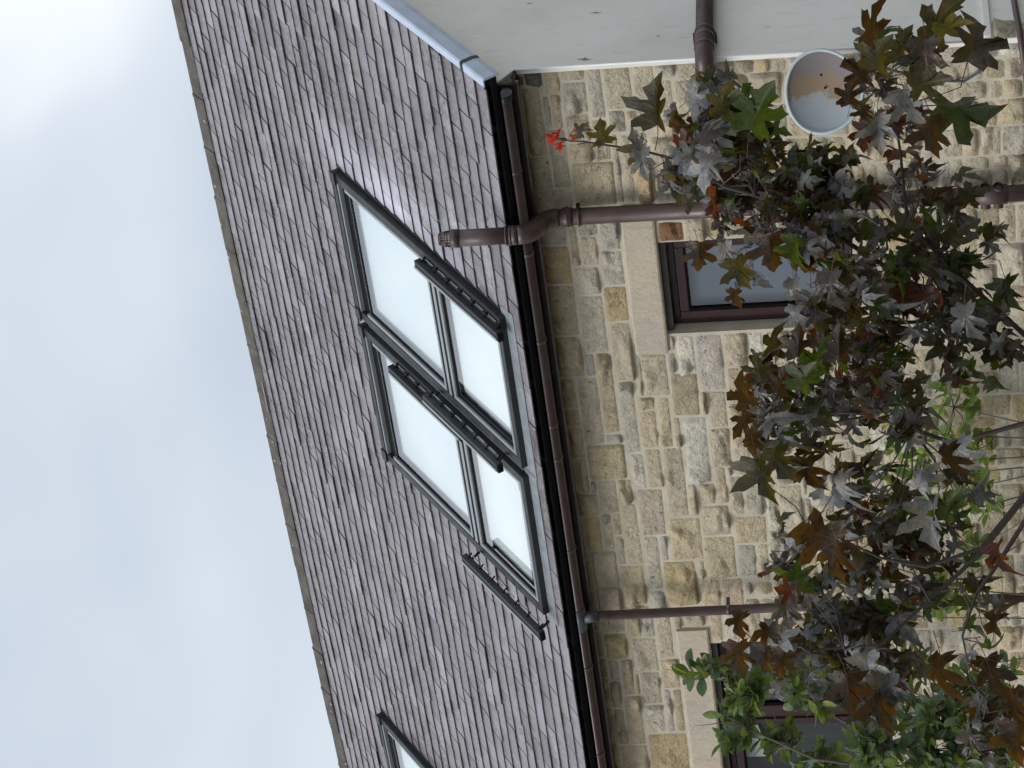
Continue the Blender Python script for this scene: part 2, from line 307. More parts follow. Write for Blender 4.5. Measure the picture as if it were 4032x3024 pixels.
def stone_geo(x0, x1, z0, z1, seed, smooth, cell=.0155):
    x0 -= .001; x1 += .001; z0 -= .001; z1 += .001
    w, hh = x1-x0, z1-z0; nx = max(5, min(24, round(w/cell))); nz = max(4, min(16, round(hh/cell)))
    R = random.Random(seed); vs = []; fs = []
    sk = [R.uniform(-.005, .005) for _ in range(4)]; off = Vector((R.uniform(-50,50), R.uniform(-50,50), R.uniform(-50,50)))
    top = R.uniform(.026, .058) if not smooth else R.uniform(.012, .018)
    # pitched face: a handful of cleavage planes, the lowest one wins
    pl = []
    for _ in range(R.randint(4, 8)):
        px, pz = R.uniform(.1,.9)*w, R.uniform(.1,.9)*hh; an = R.uniform(0, 2*math.pi); sl = R.uniform(.10,.75)
        pl.append((px, pz, math.cos(an)*sl, math.sin(an)*sl, top*R.uniform(.75,1.25)))
    cl_ = None
    if not smooth and R.random() < .65: cl_ = (R.uniform(.3,.7)*hh, R.uniform(-.35,.35), R.choice((1,1,-1))*R.uniform(.012,.030), R.uniform(.012,.035))
    for j in range(nz+1):
        for i in range(nx+1):
            a, b = i/nx, j/nz; ea, eb = min(a, 1-a)*w, min(b, 1-b)*hh
            x = x0 + a*w + (sk[0]*(1-b)+sk[1]*b)*(1 if a in (0, 1) else .5); z = z0 + b*hh + (sk[2]*(1-a)+sk[3]*a)*.6
            if ea == 0: x += .004*noise.noise(Vector((x*16, z*22, 7.3))+off)
            if eb == 0: z += .004*noise.noise(Vector((x*22, z*16, 3.3))+off)
            if ea < .012 and eb < .012 and (ea == 0 or eb == 0):
                k = .004; x += k if a < .5 else -k; z += k if b < .5 else -k
            p = Vector((x*9, z*11, 0))+off; q = Vector((a*w, b*hh, 0))
            if smooth: d = top + .004*noise.noise(p) + .0015*noise.noise(p*4)
            else:
                wx_, wz_ = .012*noise.noise(p*1.7), .012*noise.noise(p*1.7+Vector((5,5,5)))
                d = min(c_ + (q.x+wx_-px)*gx + (q.y+wz_-pz)*gz for px, pz, gx, gz, c_ in pl)
                if cl_ and ((b*hh-cl_[0]) + (a-.5)*w*cl_[1] + cl_[3]*noise.noise(p*1.1+Vector((3,1,8))))*cl_[2] < 0: d -= abs(cl_[2])
                d = min(d, top*1.4) + .008*noise.noise(p*1.6) + .007*abs(noise.noise(p*3.3)) + .003*noise.noise(p*7)
            e = min(ea, eb); d = max(d, .004) * (1 if e > .012 else .7)
            y = -(.003 + d)
            if e == 0: y = .003
            vs.append((x, y, z))
    for j in range(nz):
        for i in range(nx): q = j*(nx+1)+i; fs.append((q, q+1, q+nx+2, q+nx+1))
    return vs, fs
def jit(c, R, a=.08):
    k = 1+R.uniform(-a, a); return tuple(max(0, min(1, v*k*(1+R.uniform(-.012,.012)))) for v in c)
def inframe(s_): return s_[1] > -3.9 and s_[3] > .8
extra.sort(key=lambda s_: (not inframe(s_), -(s_[1]-s_[0])*(s_[3]-s_[2])))
nparts = 300-len(stones)
RS = random.Random(21)
for i, s_ in enumerate(stones + extra[:nparts]):
    vs, fs = stone_geo(*s_[:4], i, s_[4] in 'sSR')
    cx, cz = (s_[0]+s_[1])/2, (s_[2]+s_[3])/2
    b = MB().add([(x-cx, y, z-cz) for x, y, z in vs], fs, True)
    link('stone', b.mesh('stone'), WALL, STONE, jit(TC[s_[4]], RS), (cx, 0, cz))
b = MB(); cols = []
for i, s_ in enumerate(extra[nparts:]):
    vs, fs = stone_geo(*s_[:4], 1000+i, False, .035); b.add(vs, fs, True); cols += [jit(TC[s_[4]], RS)]*len(fs)
def set_tint(me, cols):
    at = me.attributes.new('tint', 'FLOAT_COLOR', 'FACE')
    at.data.foreach_set('color', [v for c in cols for v in ((*c, 1) if len(c) == 3 else c)])
if cols:
    me = b.mesh('stones'); set_tint(me, cols); o = link('stonework', me, WALL, STONE_A); tag(o, kind='stuff')
# rust stains that sit on two of the stones
def stain(name, c, rx, rz, seed, col=(.23,.10,.035)):
    R = random.Random(seed); vs = [(c[0], c[1], c[2])]; n = 22
    for k in range(n):
        a = 2*math.pi*k/n; q = .55+.6*abs(noise.noise(Vector((math.cos(a)*2, math.sin(a)*2, seed)))); vs.append((c[0]+math.cos(a)*rx*q, c[1], c[2]+math.sin(a)*rz*q))
    m = Mat('rust_stain', col, .95, .1); m.col(m.ramp(m.noise(30, 4, .6), (.35, col), (.65, (.36,.24,.12))))
    MB().add(vs, [(0, 1+(k+1) % n, 1+k) for k in range(n)]).build(name, m.m, WALL)

# lintels
def lintel(x0, x1, z0, z1, seed):
    b = MB(); n = 30; R = random.Random(seed); vs = []; fs = []
    prof = [(0.02, z0+.0), (-.022, z0+.0), (-.028, z0+.012), (-.030, z1-.012), (-.022, z1), (.02, z1)]
    for i in range(n+1):
        x = x0+(x1-x0)*i/n
        for k, (y, z) in enumerate(prof):
            vs.append((x, y+noise.noise(Vector((x*6, z*9, seed)))*.006*(0 < k < 5), z+noise.noise(Vector((x*5, k*3.1, seed+9)))*.003))
    m_ = len(prof)
    for i in range(n):
        for k in range(m_-1): fs.append((i*m_+k, (i+1)*m_+k, (i+1)*m_+k+1, i*m_+k+1)[::-1])
    fs.append(tuple(range(m_))); fs.append(tuple(n*m_+k for k in range(m_))[::-1])
    b.add(vs, fs); return b.build('lintel', LINTEL, HOUSE)
lintel(.405, 1.59, 3.228, 3.444, 3); lintel(-4.19, -2.108, 3.170, 3.397, 8)
def sill(x0, x1, z):
    MB().box((x0, -.06, z-.11), (x1, .12, z-.004)).build('window_sill', LINTEL, HOUSE, .008)
sill(.42, 1.43, 1.98); sill(-4.15, -2.12, 1.90)

# brown casement windows
def frame_bars(b, x0, x1, z0, z1, y0, y1, w):
    b.box((x0,y0,z0),(x0+w,y1,z1)); b.box((x1-w,y0,z0),(x1,y1,z1)); b.box((x0+w,y0,z1-w),(x1-w,y1,z1)); b.box((x0+w,y0,z0),(x1-w,y1,z0+w)); return b
def room(b, x0, x1, z0, z1, y0, y1):
    vs = [(x0,y0,z0),(x1,y0,z0),(x1,y0,z1),(x0,y0,z1),(x0,y1,z0),(x1,y1,z0),(x1,y1,z1),(x0,y1,z1)]
    return b.add(vs, [(4,5,6,7),(0,4,7,3),(1,2,6,5),(0,1,5,4),(3,7,6,2)])
def window(x0, x1, z0, z1, mull, label, back, glass=None):
    w = empty('window', ((x0+x1)/2, .1, z0), HOUSE); tag(w, label); O = Vector(w.location)
    def bd(b, name, mat, bev=0):
        b.v = [tuple(Vector(p)-O) for p in b.v]; return b.build(name, mat, w, bev)
    bd(MB().box((x0+.003, .035, z1-.045), (x1-.003, .13, z1-.004)), 'head_strip', HEAD, .004)
    bd(frame_bars(MB(), x0+.004, x1-.004, z0+.004, z1-.047, .10, .17, .045), 'frame', FRAME, .006)
    edges = [x0+.049] + ([mull] if mull else []) + [x1-.049]
    if mull: bd(MB().box((mull-.035, .102, z0+.05), (mull+.035, .168, z1-.093)), 'mullion', FRAME, .005)
    for k in range(len(edges)-1):
        a = edges[k] + (.035 if k else 0); c = edges[k+1] - (.035 if k+2 < len(edges) else 0)
        a, c, zz0, zz1 = a+.002, c-.002, z0+.051, z1-.094
        bd(frame_bars(MB(), a, c, zz0, zz1, .085, .15, .062), 'sash', FRAME, .008)
        bd(frame_bars(MB(), a+.060, c-.060, zz0+.060, zz1-.060, .10, .135, .012), 'gasket', BLACK)
        bd(MB().add([(a+.06,.118,zz0+.06),(c-.06,.118,zz0+.06),(c-.06,.118,zz1-.06),(a+.06,.118,zz1-.06)], [(0,1,2,3)]), 'pane', glass or GLASS)
    back(bd)
def back1(bd):
    bd(MB().box((.55, .19, 2.0), (1.285, .20, 3.18)), 'blind_or_sheen', GREYBLUE)  # flat sheet, its grey-blue stands in for sky reflected in the pane
window(*OPEN[0], None, 'narrow brown window with a plain grey blue pane', back1)
def back2(bd):
    x0, x1, z0, z1 = OPEN[1]
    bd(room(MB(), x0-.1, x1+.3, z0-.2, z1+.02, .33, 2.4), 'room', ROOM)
    bd(MB().box((-2.98, .20, 2.90), (-2.36, .215, 3.05)), 'blind_or_sheen', WHITE)
    bd(MB().box((-3.005, .18, 1.98), (-2.985, .22, 3.05)), 'blind_edge', WHITE)
    b = MB()
    for k in range(9):
        x = -3.16-.085*k; b.add([(x,.30+.03*(k%2),1.95),(x-.085,.30+.03*((k+1)%2),1.95),(x-.085,.30+.03*((k+1)%2),3.05-.02*k),(x,.30+.03*(k%2),3.05-.02*k)], [(0,1,2,3)])
    bd(MB().box((-3.62, .20, 2.86), (-3.17, .215, 3.05)), 'blind_or_sheen', WHITE)
    bd(b, 'curtain', ROOM)
    bd(MB().box((-3.75, .9, 1.75), (-2.5, 1.2, 2.3)), 'worktop', GREYBLUE, .01)
window(*OPEN[1], -3.085, 'wide brown two-light window half hidden by the green shrub', back2, GLASS2)

# rendered gable end (faces +x, turns the corner of the stone front) with verge trim up the slope
GX, VX = 2.69, 2.82
def gable():
    yr, zr = RF((0, RT, 0)).y, RF((0, RT, 0)).z; yb = 2*yr
    prof = [(-.040,-.3), (yb,-.3), (yb,4.0), (yr,zr-.06), (-.20,RF((0,.12,0)).z-.085), (-.040,3.99)]
    vs = [(GX+.006, y, z) for y, z in prof] + [(GX-.03, y, z) for y, z in prof]; k = len(prof)
    g = MB().add(vs, [tuple(range(k)), tuple(range(k, 2*k))[::-1]] + [(i, k+i, k+(i+1)%k, (i+1)%k) for i in range(k)]).build('gable_wall', RENDER, HOUSE)
    MB().tube([(GX+.003,-.041,1.05),(GX+.003,-.041,3.98)], .007, 8).build('corner_bead', WHITE, g)
    MB().box((GX+.0065,-.03,1.045),(GX+.030,yb,1.091)).build('bell_bead', RENDER, g, .006)
    for i, (y0, y1, z0, z1, c) in enumerate(((-.03,.17,.90,1.035,'t'), (-.03,.11,.74,.89,'y'), (-.03,.20,.56,.73,'g'), (-.03,.14,.36,.55,'t'), (-.03,.19,.15,.35,'q'))):
        q, fs = stone_geo(y0, y1, z0, z1, 5000+i, False); cy, cz = (y0+y1)/2, (z0+z1)/2
        link('stone', MB().add([(-y_, x-cy, z-cz) for x, y_, z in q], fs, True).mesh('stone'), g, STONE, TC[c], (GX+.009, cy, cz))
    # verge soffit and capping pieces
    MB().box((GX-.02, .12, -.075), (VX-.004, RT, -.058), RF).build('verge_soffit', RENDER, g)
    cuts = [-.03, .235, 1.75, 3.3, RT]
    for s0, s1 in zip(cuts, cuts[1:]):
        q = [(VX-.045,.046),(VX-.045,.054),(VX+.004,.054),(VX+.014,.044),(VX+.014,-.030),(VX+.006,-.066),(VX-.002,-.066),(VX-.002,.046)]
        vs = [RF((x, s, h_)) for s in (s0+.004, s1-.004) for x, h_ in q]; k = len(q)
        MB().add(vs, [(i, (i+1)%k, k+(i+1)%k, k+i)[::-1] for i in range(k)] + [tuple(range(k)), tuple(range(k, 2*k))[::-1]]).build('verge_trim', TRIM, g)
    for s in cuts[1:-1]:
        q = [(VX-.047,.050),(VX-.047,.058),(VX+.006,.058),(VX+.018,.047),(VX+.018,-.031),(VX+.009,-.070),(VX-.003,-.070),(VX-.003,.048)]
        vs = [RF((x, s_, h_)) for s_ in (s-.012, s+.018) for x, h_ in q]; k = len(q)
        MB().add(vs, [(i, (i+1)%k, k+(i+1)%k, k+i)[::-1] for i in range(k)] + [tuple(range(k)), tuple(range(k, 2*k))[::-1]]).build('trim_clip', CLAD, g)
    m = Mat('scuff', (.30,.25,.18), .95, .1)
    for (cy, cz, ry, rz) in ((.03, 3.555, .022, .050), (.58, 3.514, .009, .050), (.25, 3.1, .006, .02), (.75, 3.95, .006, .03)):
        vs = [(GX+.0085, cy+dx*ry, cz+dz*rz) for dx, dz in ((-.6,-1),(.1,-.3),(1,-.2),(.3,.1),(.2,1),(-.3,.3),(-.8,.1))]
        MB().add(vs, [tuple(range(7))]).build('scuff_mark', m.m, g)
gable()

# roof deck, fascia, soffit
ROOF = MB().box((XL, -.005, -.05), (VX-.01, RT, -.012), RF).build('roof', BLACK, HOUSE)
b = MB(); b.v = []
def backslope():
    yr, zr = RF((0, RT, 0)).y, RF((0, RT, 0)).z
    vs = [(XL, yr, zr), (VX, yr, zr), (VX, yr+4, zr-4*math.tan(AL)), (XL, yr+4, zr-4*math.tan(AL))]
    MB().add(vs, [(0,1,2,3)]).build('rear_roof', SLATE, HOUSE)
backslope()
MB().box((XL, -.20, 3.972), (GX-.002, -.175, 4.135)).build('fascia_board', DKBROWN, HOUSE, .003)
MB().box((XL, -.1745, 3.978), (GX-.002, -.0, 3.995)).build('soffit_board', DKBROWN, HOUSE)
MB().box((XL, -.174, 3.955), (GX-.002, -.150, 3.9775)).build('soffit_trim', GUTTER, HOUSE, .003)

# skylights (x0 x1 t0 t1 on top of the frame)
SKY = [(-.405, .885, .25, 2.47, 1.15, 'A'), (-1.765, -.49, .26, 2.48, 1.13, 'B'), (-6.45, -5.43, 2.45, 3.70, None, 'C')]
GAU, SW, SLEN, TH = .139, .335, .30, .009

# slates
def slates():
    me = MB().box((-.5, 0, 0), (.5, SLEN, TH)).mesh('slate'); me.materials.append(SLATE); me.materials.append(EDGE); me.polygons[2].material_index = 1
    # tail face takes the darkened edge colour
    R = random.Random(33); items = []
    nrow = int(RT/GAU)
    for k in range(nrow+1):
        t = -.0 + k*GAU; x = XL + (SW/2 if k % 2 else 0) + R.uniform(-.01,.01); tmax = RT+.02-t
        while x < VX:
            w = SW*R.uniform(.97, 1.0); segs = [(x+.002, x+w-.002)]
            for s_ in SKY:
                if t+.10 > s_[2]-.02 and t+.02 < s_[3]+.03:
                    ns = []
                    for a, c in segs:
                        if c <= s_[0]-.03 or a >= s_[1]+.03: ns.append((a, c)); continue
                        if a < s_[0]-.03: ns.append((a, s_[0]-.03))
                        if c > s_[1]+.03: ns.append((s_[1]+.03, c))
                    segs = ns
            for a, c in segs:
                c = min(c, VX-.004)
                if c-a > .03: items.append((a, c, t+R.uniform(-.005,.005)*(k > 0), min(SLEN, tmax), k))
            x += SW
    pal = [(.205,.188,.203), (.185,.168,.181), (.238,.220,.239), (.197,.182,.196), (.210,.192,.204), (.155,.140,.149), (.265,.248,.269), (.205,.195,.19), (.228,.212,.229)]
    def colr(): return jit(R.choice(pal), R, .06)
    def vis(i_):
        a, c, t = i_[0], i_[1], i_[2]; xr = 2.75-t*.32+.1; xl = -3.3-t*.78
        return a < xr and c > xl
    cpos = Vector((12.6, -16, 1.6))
    items.sort(key=lambda i_: (not vis(i_), (RF(((i_[0]+i_[1])/2, i_[2], 0))-cpos).length * (1 if i_[1]-i_[0] > .2 else 1.3)))
    b = MB(); cols = []
    for n, (a, c, t, ln, k) in enumerate(items):
        rz = R.gauss(0, .008); lift = .0235+abs(R.gauss(0, .004)); cx = (a+c)/2; tl = R.gauss(0, .004)
        if R.random() < .03: rz += R.choice((-.03,.03,.02)); t -= R.uniform(.006,.03)
        X = Vector((1,0,0)); T = Vector((0,CA,SA)); H = Vector((0,-SA,CA)); org = RF((cx, t, lift))
        ty = (T*SLEN - H*(lift-.001)).normalized(); tx = (X + H*tl).normalized(); th_ = tx.cross(ty).normalized(); ty = th_.cross(tx)
        tx2 = (tx*math.cos(rz)+ty*math.sin(rz)); ty2 = th_.cross(tx2)
        w = c-a; sy = ln/SLEN
        M = Matrix(((tx2.x*w, ty2.x*sy, th_.x, org.x), (tx2.y*w, ty2.y*sy, th_.y, org.y), (tx2.z*w, ty2.z*sy, th_.z, org.z), (0,0,0,1)))
        if n < 300:
            o = link('slate', me, ROOF, SLATE, colr()); o.matrix_basis = M
        else:
            b.box((-.5,0,0), (.5,SLEN,TH), M); cols += [colr()]*6
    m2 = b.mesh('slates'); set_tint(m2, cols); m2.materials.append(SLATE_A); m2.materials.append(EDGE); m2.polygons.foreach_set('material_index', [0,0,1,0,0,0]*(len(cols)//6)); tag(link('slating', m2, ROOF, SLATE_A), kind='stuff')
slates()
# ridge tiles
def ridge():
    R = random.Random(3); x = XL; P0 = RF((0, RT, 0))
    me = None; L = .50
    q = [(-.135,-.075),(-.125,-.055),(-.012,.045),(.012,.045),(.125,-.055),(.135,-.075),(.115,-.075),(0,.02),(-.115,-.075)]
    vs = [(x_, y, z) for x_ in (0, L*.955, L*.955, L) for (y, z) in q]
    vs = []
    for x_, s_ in ((0,.82),(L*.95,.82),(L*.952,.86),(L,.86)): vs += [(x_, y*s_, z*s_+(.002 if s_ > .85 else 0)) for y, z in q]
    k = len(q); fs = [(s_*k+i, s_*k+(i+1)%k, (s_+1)*k+(i+1)%k, (s_+1)*k+i)[::-1] for s_ in range(3) for i in range(k)] + [tuple(range(k)), tuple(range(3*k, 4*k))[::-1]]
    me = MB().add(vs, fs).mesh('ridge_tile')
    while x < VX-.1:
        o = link('ridge_tile', me, ROOF, RIDGE); o.location = (x, P0.y, P0.z+.022+R.uniform(-.006,.006)); o.rotation_euler = (R.uniform(-.02,.02), R.uniform(-.006,.006), R.uniform(-.01,.01)); x += L*.985
ridge()

# skylight units
def skylight(x0, x1, t0, t1, tm, label, rails):
    K = empty('skylight', RF(((x0+x1)/2, t0, 0)), HOUSE); tag(K, label); O = Vector(K.location)
    def bd(b, name, mat, bev=0):
        b.v = [tuple(Vector(p)-O) for p in b.v]; return b.build(name, mat, K, bev)
    def bx(a, c, name, mat, bev=0): return bd(MB().box(a, c, RF), name, mat, bev)
    w = .075
    # flashing tray and apron
    bx((x0-.035, t0+.01, .012), (x0-.001, t1+.03, .034), 'side_flashing', LEAD, .003); bx((x1+.001, t0+.01, .012), (x1+.035, t1+.03, .034), 'side_flashing', CLAD, .003)
    if tm: bx((x0-.06, t0-.155, .026), (x1+.06, t0-.003, .036), 'apron_flashing', LEAD, .003)
    bx((x0, t0, .0), (x0+w, t1, .082), 'side_cladding', CLAD, .006); bx((x1-w, t0, .0), (x1, t1, .082), 'side_cladding', CLAD, .006)
    bx((x0-.006, t1-.019, .0), (x1+.006, t1+.03, .088), 'hood', CLAD, .005)
    bx((x0+w+.001, t1-.042, .0), (x1-w-.001, t1-.0205, .080), 'top_trim', SILVER)
    bx((x0+w+.001, t1-.125, .0), (x1-w-.001, t1-.043, .050), 'head_gasket_shade', BLACK)  # black bar: gasket plus the deep shadow inside the hood, put into colour
    bx((x0+.002, t0-.055, .0), (x1-.002, t0-.001, .084), 'bottom_cladding', CLAD, .006)
    # corner covers
    for xx in (x0-.008, x1-.092): bx((xx, t1-.03, .083), (xx+.10, t1+.040, .099), 'corner_cap', CLAD, .003)
    panes = [(t0, t1-.125)] if not tm else [(t0, tm-.055), (tm+.035, t1-.125)]
    for a, c in panes:
        s0, s1 = x0+w+.002, x1-w-.002
        bd(frame_box(MB(), s0, s1, a+.002, c-.002, .02, .078, .030, c < t1-.2), 'sash', SILVER, .004)
        bd(frame_box(MB(), s0+.0305, s1-.0305, a+.0325, c-.0325, .02, .062, .018), 'glazing_seal', BLACK)
        if c > t1-.2: c += .036
        bd(MB().add([RF((s0+.05, a+.05, .056)), RF((s1-.05, a+.05, .056)), RF((s1-.05, c-.05, .056)), RF((s0+.05, c-.05, .056))], [(0,1,2,3)]), 'pane', GLASS)
        bd(MB().add([RF((s0+.03, a+.03, .010)), RF((s1-.03, a+.03, .010)), RF((s1-.03, c-.03, .010)), RF((s0+.03, c-.03, .010))], [(0,1,2,3)]), 'blind_or_sheen', PANE_SHEEN)  # white sheet added under the glass to pale it like reflected sky
    if tm:
        bx((x0+w+.002, tm-.058, .0), (x1-w-.002, tm-.030, .079), 'transom_gap', BLACK); bx((x0+w+.002, tm-.029, .0), (x1-w-.002, tm+.008, .080), 'transom', SILVER, .003); bx((x0+w+.002, tm+.0085, .0), (x1-w-.002, tm+.038, .079), 'transom_gap', BLACK)
    for xr, hr, ta, tb, sd in rails:
        bx((xr-.030, ta, hr-.010), (xr+.034, tb, hr+.040), 'rail', CLAD, .004)
        bx((xr-.030, ta+.004, hr+.0405), (xr-.008, tb-.004, hr+.049), 'rail_edge', SILVER, .003)
        bx((xr-.029, ta-.022, hr+.0), (xr+.029, ta-.001, hr+.044), 'rail_end', BLACK, .004)
        n = 7
        for i in range(n):
            tt = ta+.05+(tb-ta-.1)*i/(n-1); b = MB()
            b.tube([RF((xr+sd*.03, tt, hr+.01)), RF((xr+sd*.066, tt-.012, hr-.02))], .0065, 8); bd(b, 'rail_link', BLACK)
            if i < n-1: bd(MB().tube([RF((xr+sd*.058, tt+.035, hr-.012)), RF((xr+sd*.058, tt+(tb-ta-.1)/(n-1)-.035, hr-.012))], .005, 8), 'rail_rod', LEAD)
        for tt in (ta+.06, tb-.06): bd(MB().tube([RF((xr, tt, hr+.005)), RF((xr+sd*.02, tt+.02, .082))], .011, 8), 'rail_post', CLAD)
    return K
def frame_box(b, x0, x1, t0, t1, h0, h1, w, top=True):
    b.box((x0,t0,h0),(x0+w,t1,h1),RF); b.box((x1-w,t0,h0),(x1,t1,h1),RF); b.box((x0+w,t0,h0),(x1-w,t0+w,h1),RF)
    if top: b.box((x0+w,t1-w,h0),(x1-w,t1,h1),RF)
    return b
skylight(*SKY[0][:5], 'tall balcony skylight closest to the caged vent pipe', [(.79,.105,.14,1.23,1), (-.43,.16,.34,1.36,1)])
skylight(*SKY[1][:5], 'tall balcony skylight with one dark rail hanging past its lower corner', [(-.58,.105,.98,2.0,1), (-1.79,.175,.06,1.14,1)])
skylight(*SKY[2][:5], 'single small skylight set higher on the slates', [])
MB().box((-.488, .27, .03), (-.407, 2.44, .040), RF).build('valley_flashing', LEAD, HOUSE)

# ------------------------------------------------------------------ gutter and pipes
GY, GZ, GR = -.262, 4.050, .055
def arc_gutter(b, x0, x1, r, th):
    n = 12; vs = []
    for x in (x0, x1):
        for rr in (r, r-th):
            for k in range(n+1):
                a = math.pi + math.pi*k/n; vs.append((x, GY+math.cos(a)*rr, GZ+math.sin(a)*rr*.95))
    m = n+1; fs = []
    for k in range(n):
        fs.append((k, k+1, 2*m+k+1, 2*m+k)); fs.append((m+k+1, m+k, 3*m+k, 3*m+k+1)); fs.append((k+1, k, m+k, m+k+1)); fs.append((2*m+k, 2*m+k+1, 3*m+k+1, 3*m+k))
    fs += [(0, 2*m, 3*m, m), (n, m+n, 3*m+n, 2*m+n)]
    return b.add(vs, fs, True)
G = empty('gutter', (0, GY, GZ)); tag(G, 'brown half round plastic gutter running along the slate eaves', 'gutter')
def gp(b, name, mat, bev=0):
    b.v = [tuple(Vector(p)-Vector((0,GY,GZ))) for p in b.v]; return b.build(name, mat, G, bev)
gp(arc_gutter(MB(), XL+.1, GX-.03, GR, .003), 'channel', GUTTER)
for x in (2.1, 1.466, .758, .05, -.24, -1.064, -2.18, -3.046, -3.9): gp(arc_gutter(MB(), x-.016, x+.016, GR+.006, .005), 'bracket', GUTTER)
gp(arc_gutter(MB(), GX-.075, GX-.02, GR+.007, .006), 'end_collar', CLAD)
n = 14; vs = [(GX-.018, GY+math.cos(math.pi+math.pi*k/n)*(GR+.007), GZ+math.sin(math.pi+math.pi*k/n)*(GR+.007)) for k in range(n+1)] + [(GX-.018, GY, GZ+.012)]
gp(MB().add(vs, [tuple(range(n+2))]), 'stop_end', CLAD)
OX = -1.72
gp(arc_gutter(MB(), OX-.10, OX+.10, GR+.008, .007).tube([(OX, GY, GZ-.05), (OX, GY, GZ-.135)], [.046,.040], 18), 'outlet', CABLE)

def pipe_thing(name, label, cat, base): 
    o = empty(name, base); tag(o, label, cat); return o
def pp(T, b, name, mat, bev=0):
    O = Vector(T.location); b.v = [tuple(Vector(p)-O) for p in b.v]; return b.build(name, mat, T, bev)
# soil vent pipe
SV = pipe_thing('soil_vent_pipe', 'thick brown soil pipe with swan neck and caged vent top', 'pipe', (1.61, -.13, 0))
r_ = .055; xl, xu, yl, yu = 1.622, 1.692, -.13, -.40
def arcpts(p0, p1, p2, n=7): return [Vector(p0)*(1-t)**2+Vector(p1)*2*t*(1-t)+Vector(p2)*t*t for t in [i/n for i in range(n+1)]]
pp(SV, MB().tube([(1.606,yl,-.05),(xl,yl,3.84)], r_, 24), 'lower_pipe', BROWN)
A1, A2 = Vector((xl,yl,3.825)), Vector((xu,yu,4.06)); mid = (A1+A2)/2
low = arcpts(A1, A1+Vector((0,0,.085)), mid); hi = arcpts(mid, A2-Vector((0,0,.085)), A2)
pp(SV, MB().tube(low, r_+.006, 24), 'lower_bend', BROWN); pp(SV, MB().tube(hi, r_+.008, 24), 'upper_bend', BROWN)
dirm = (A2-A1+Vector((0,0,-.05))).normalized()
pp(SV, MB().tube([mid-dirm*.012, mid+dirm*.012], r_+.013, 24), 'bend_seam', BROWN)
for za, zb, x, y, rr in ((3.735,3.80,xl,yl,.008),(3.685,3.70,xl,yl,.011),(3.76,3.772,xl,yl,.012),(4.06,4.10,xu,yu,.008),(4.10,4.112,xu,yu,.011),(4.128,4.138,xu,yu,.009)):
    pp(SV, MB().tube([(x,y,za),(x,y,zb)], r_+rr, 24), 'collar', BROWN)
pp(SV, MB().tube([(xu,yu,4.075),(xu,yu,4.46)], r_, 24), 'upper_pipe', BROWN)
pp(SV, MB().tube([(xu,yu,4.435),(xu,yu,4.49)], r_+.005, 24), 'cap_collar', BROWN)
for k in range(13):
    a = 2*math.pi*k/13; c_, s_ = math.cos(a), math.sin(a)
    pp(SV, MB().tube([(xu+c_*.052,yu+s_*.052,4.485),(xu+c_*.046,yu+s_*.046,4.53),(xu+c_*.036,yu+s_*.036,4.565)], .0035, 6), 'cage_bar', BROWN)
pp(SV, MB().tube([(xu+math.cos(a)*.036, yu+math.sin(a)*.036, 4.563) for a in [2*math.pi*i/18 for i in range(19)]], .005, 6), 'cage_ring', BROWN)
pp(SV, MB().tube([(xu+math.cos(a)*.050, yu+math.sin(a)*.050, 4.522) for a in [2*math.pi*i/18 for i in range(19)]], .0035, 6), 'cage_ring', BROWN)
def bracket(T, x, y, z, r):
    pp(T, MB().tube([(x,y,z-.012),(x,y,z+.012)], r+.004, 20), 'clip_band', BROWN)
    pp(T, MB().box((x+r*.5, y-.02, z-.010), (x+r+.035, y+.02, z+.010)).box((x+r+.012, y-.01, z-.012), (x+r+.030, y+.03, z+.012)), 'clip', BLACK, .003)
bracket(SV, xl, yl, 3.692, r_); bracket(SV, 1.614, yl, 2.0, r_)
for zz in (1.115, 1.035):
    for sx_ in (1, -1):
        pp(SV, MB().tube([(1.61+sx_*.045,yl-.01,zz),(1.61+sx_*.085,yl-.03,zz)], .030, 16, caps=False).tube([(1.61+sx_*.045,yl-.01,zz),(1.61+sx_*.062,yl-.018,zz)], .022, 14), 'boss_socket', BROWN)
pp(SV, MB().tube([(1.61,yl,.98),(1.61,yl,1.18)], r_+.009, 24), 'boss_collar', BROWN); pp(SV, MB().tube([(1.61,yl,1.20),(1.61,yl,1.215)], r_+.012, 24), 'collar', BROWN)
# waste pipe across the render
WP = pipe_thing('waste_pipe', 'brown waste pipe running level round the corner from the cream render', 'pipe', (2.772, -.125, 2.797))
wx_, wy0 = 2.772, -.125
pp(WP, MB().tube([(wx_,2.6,2.845),(wx_,-.03,2.797)], r_, 24), 'pipe', BROWN)
pp(WP, MB().tube([(wx_,-.02,2.797)]+arcpts((wx_,-.045,2.797),(wx_,wy0,2.797),(wx_-.085,wy0,2.798))+[(wx_-.10,wy0,2.798)], r_+.003, 24), 'bend', BROWN)
pp(WP, MB().tube([(wx_-.08,wy0,2.798),(1.66,wy0,2.86)], r_-.002, 24), 'pipe', BROWN)
for y in (.06, -.045): pp(WP, MB().tube([(wx_,y+.014,2.797),(wx_,y-.014,2.797)], r_+.008, 24), 'coupling', BROWN)
pp(WP, MB().tube([(wx_-.10,wy0,2.798),(wx_-.135,wy0,2.800)], r_+.007, 24), 'coupling', BROWN)
pp(WP, MB().tube([(wx_,.135,2.798),(wx_,.120,2.798)], r_+.010, 24).box((GX+.007,.118,2.858),(wx_,.137,2.872)).box((GX+.007,.118,2.724),(wx_,.137,2.738)), 'clip_band', BROWN)
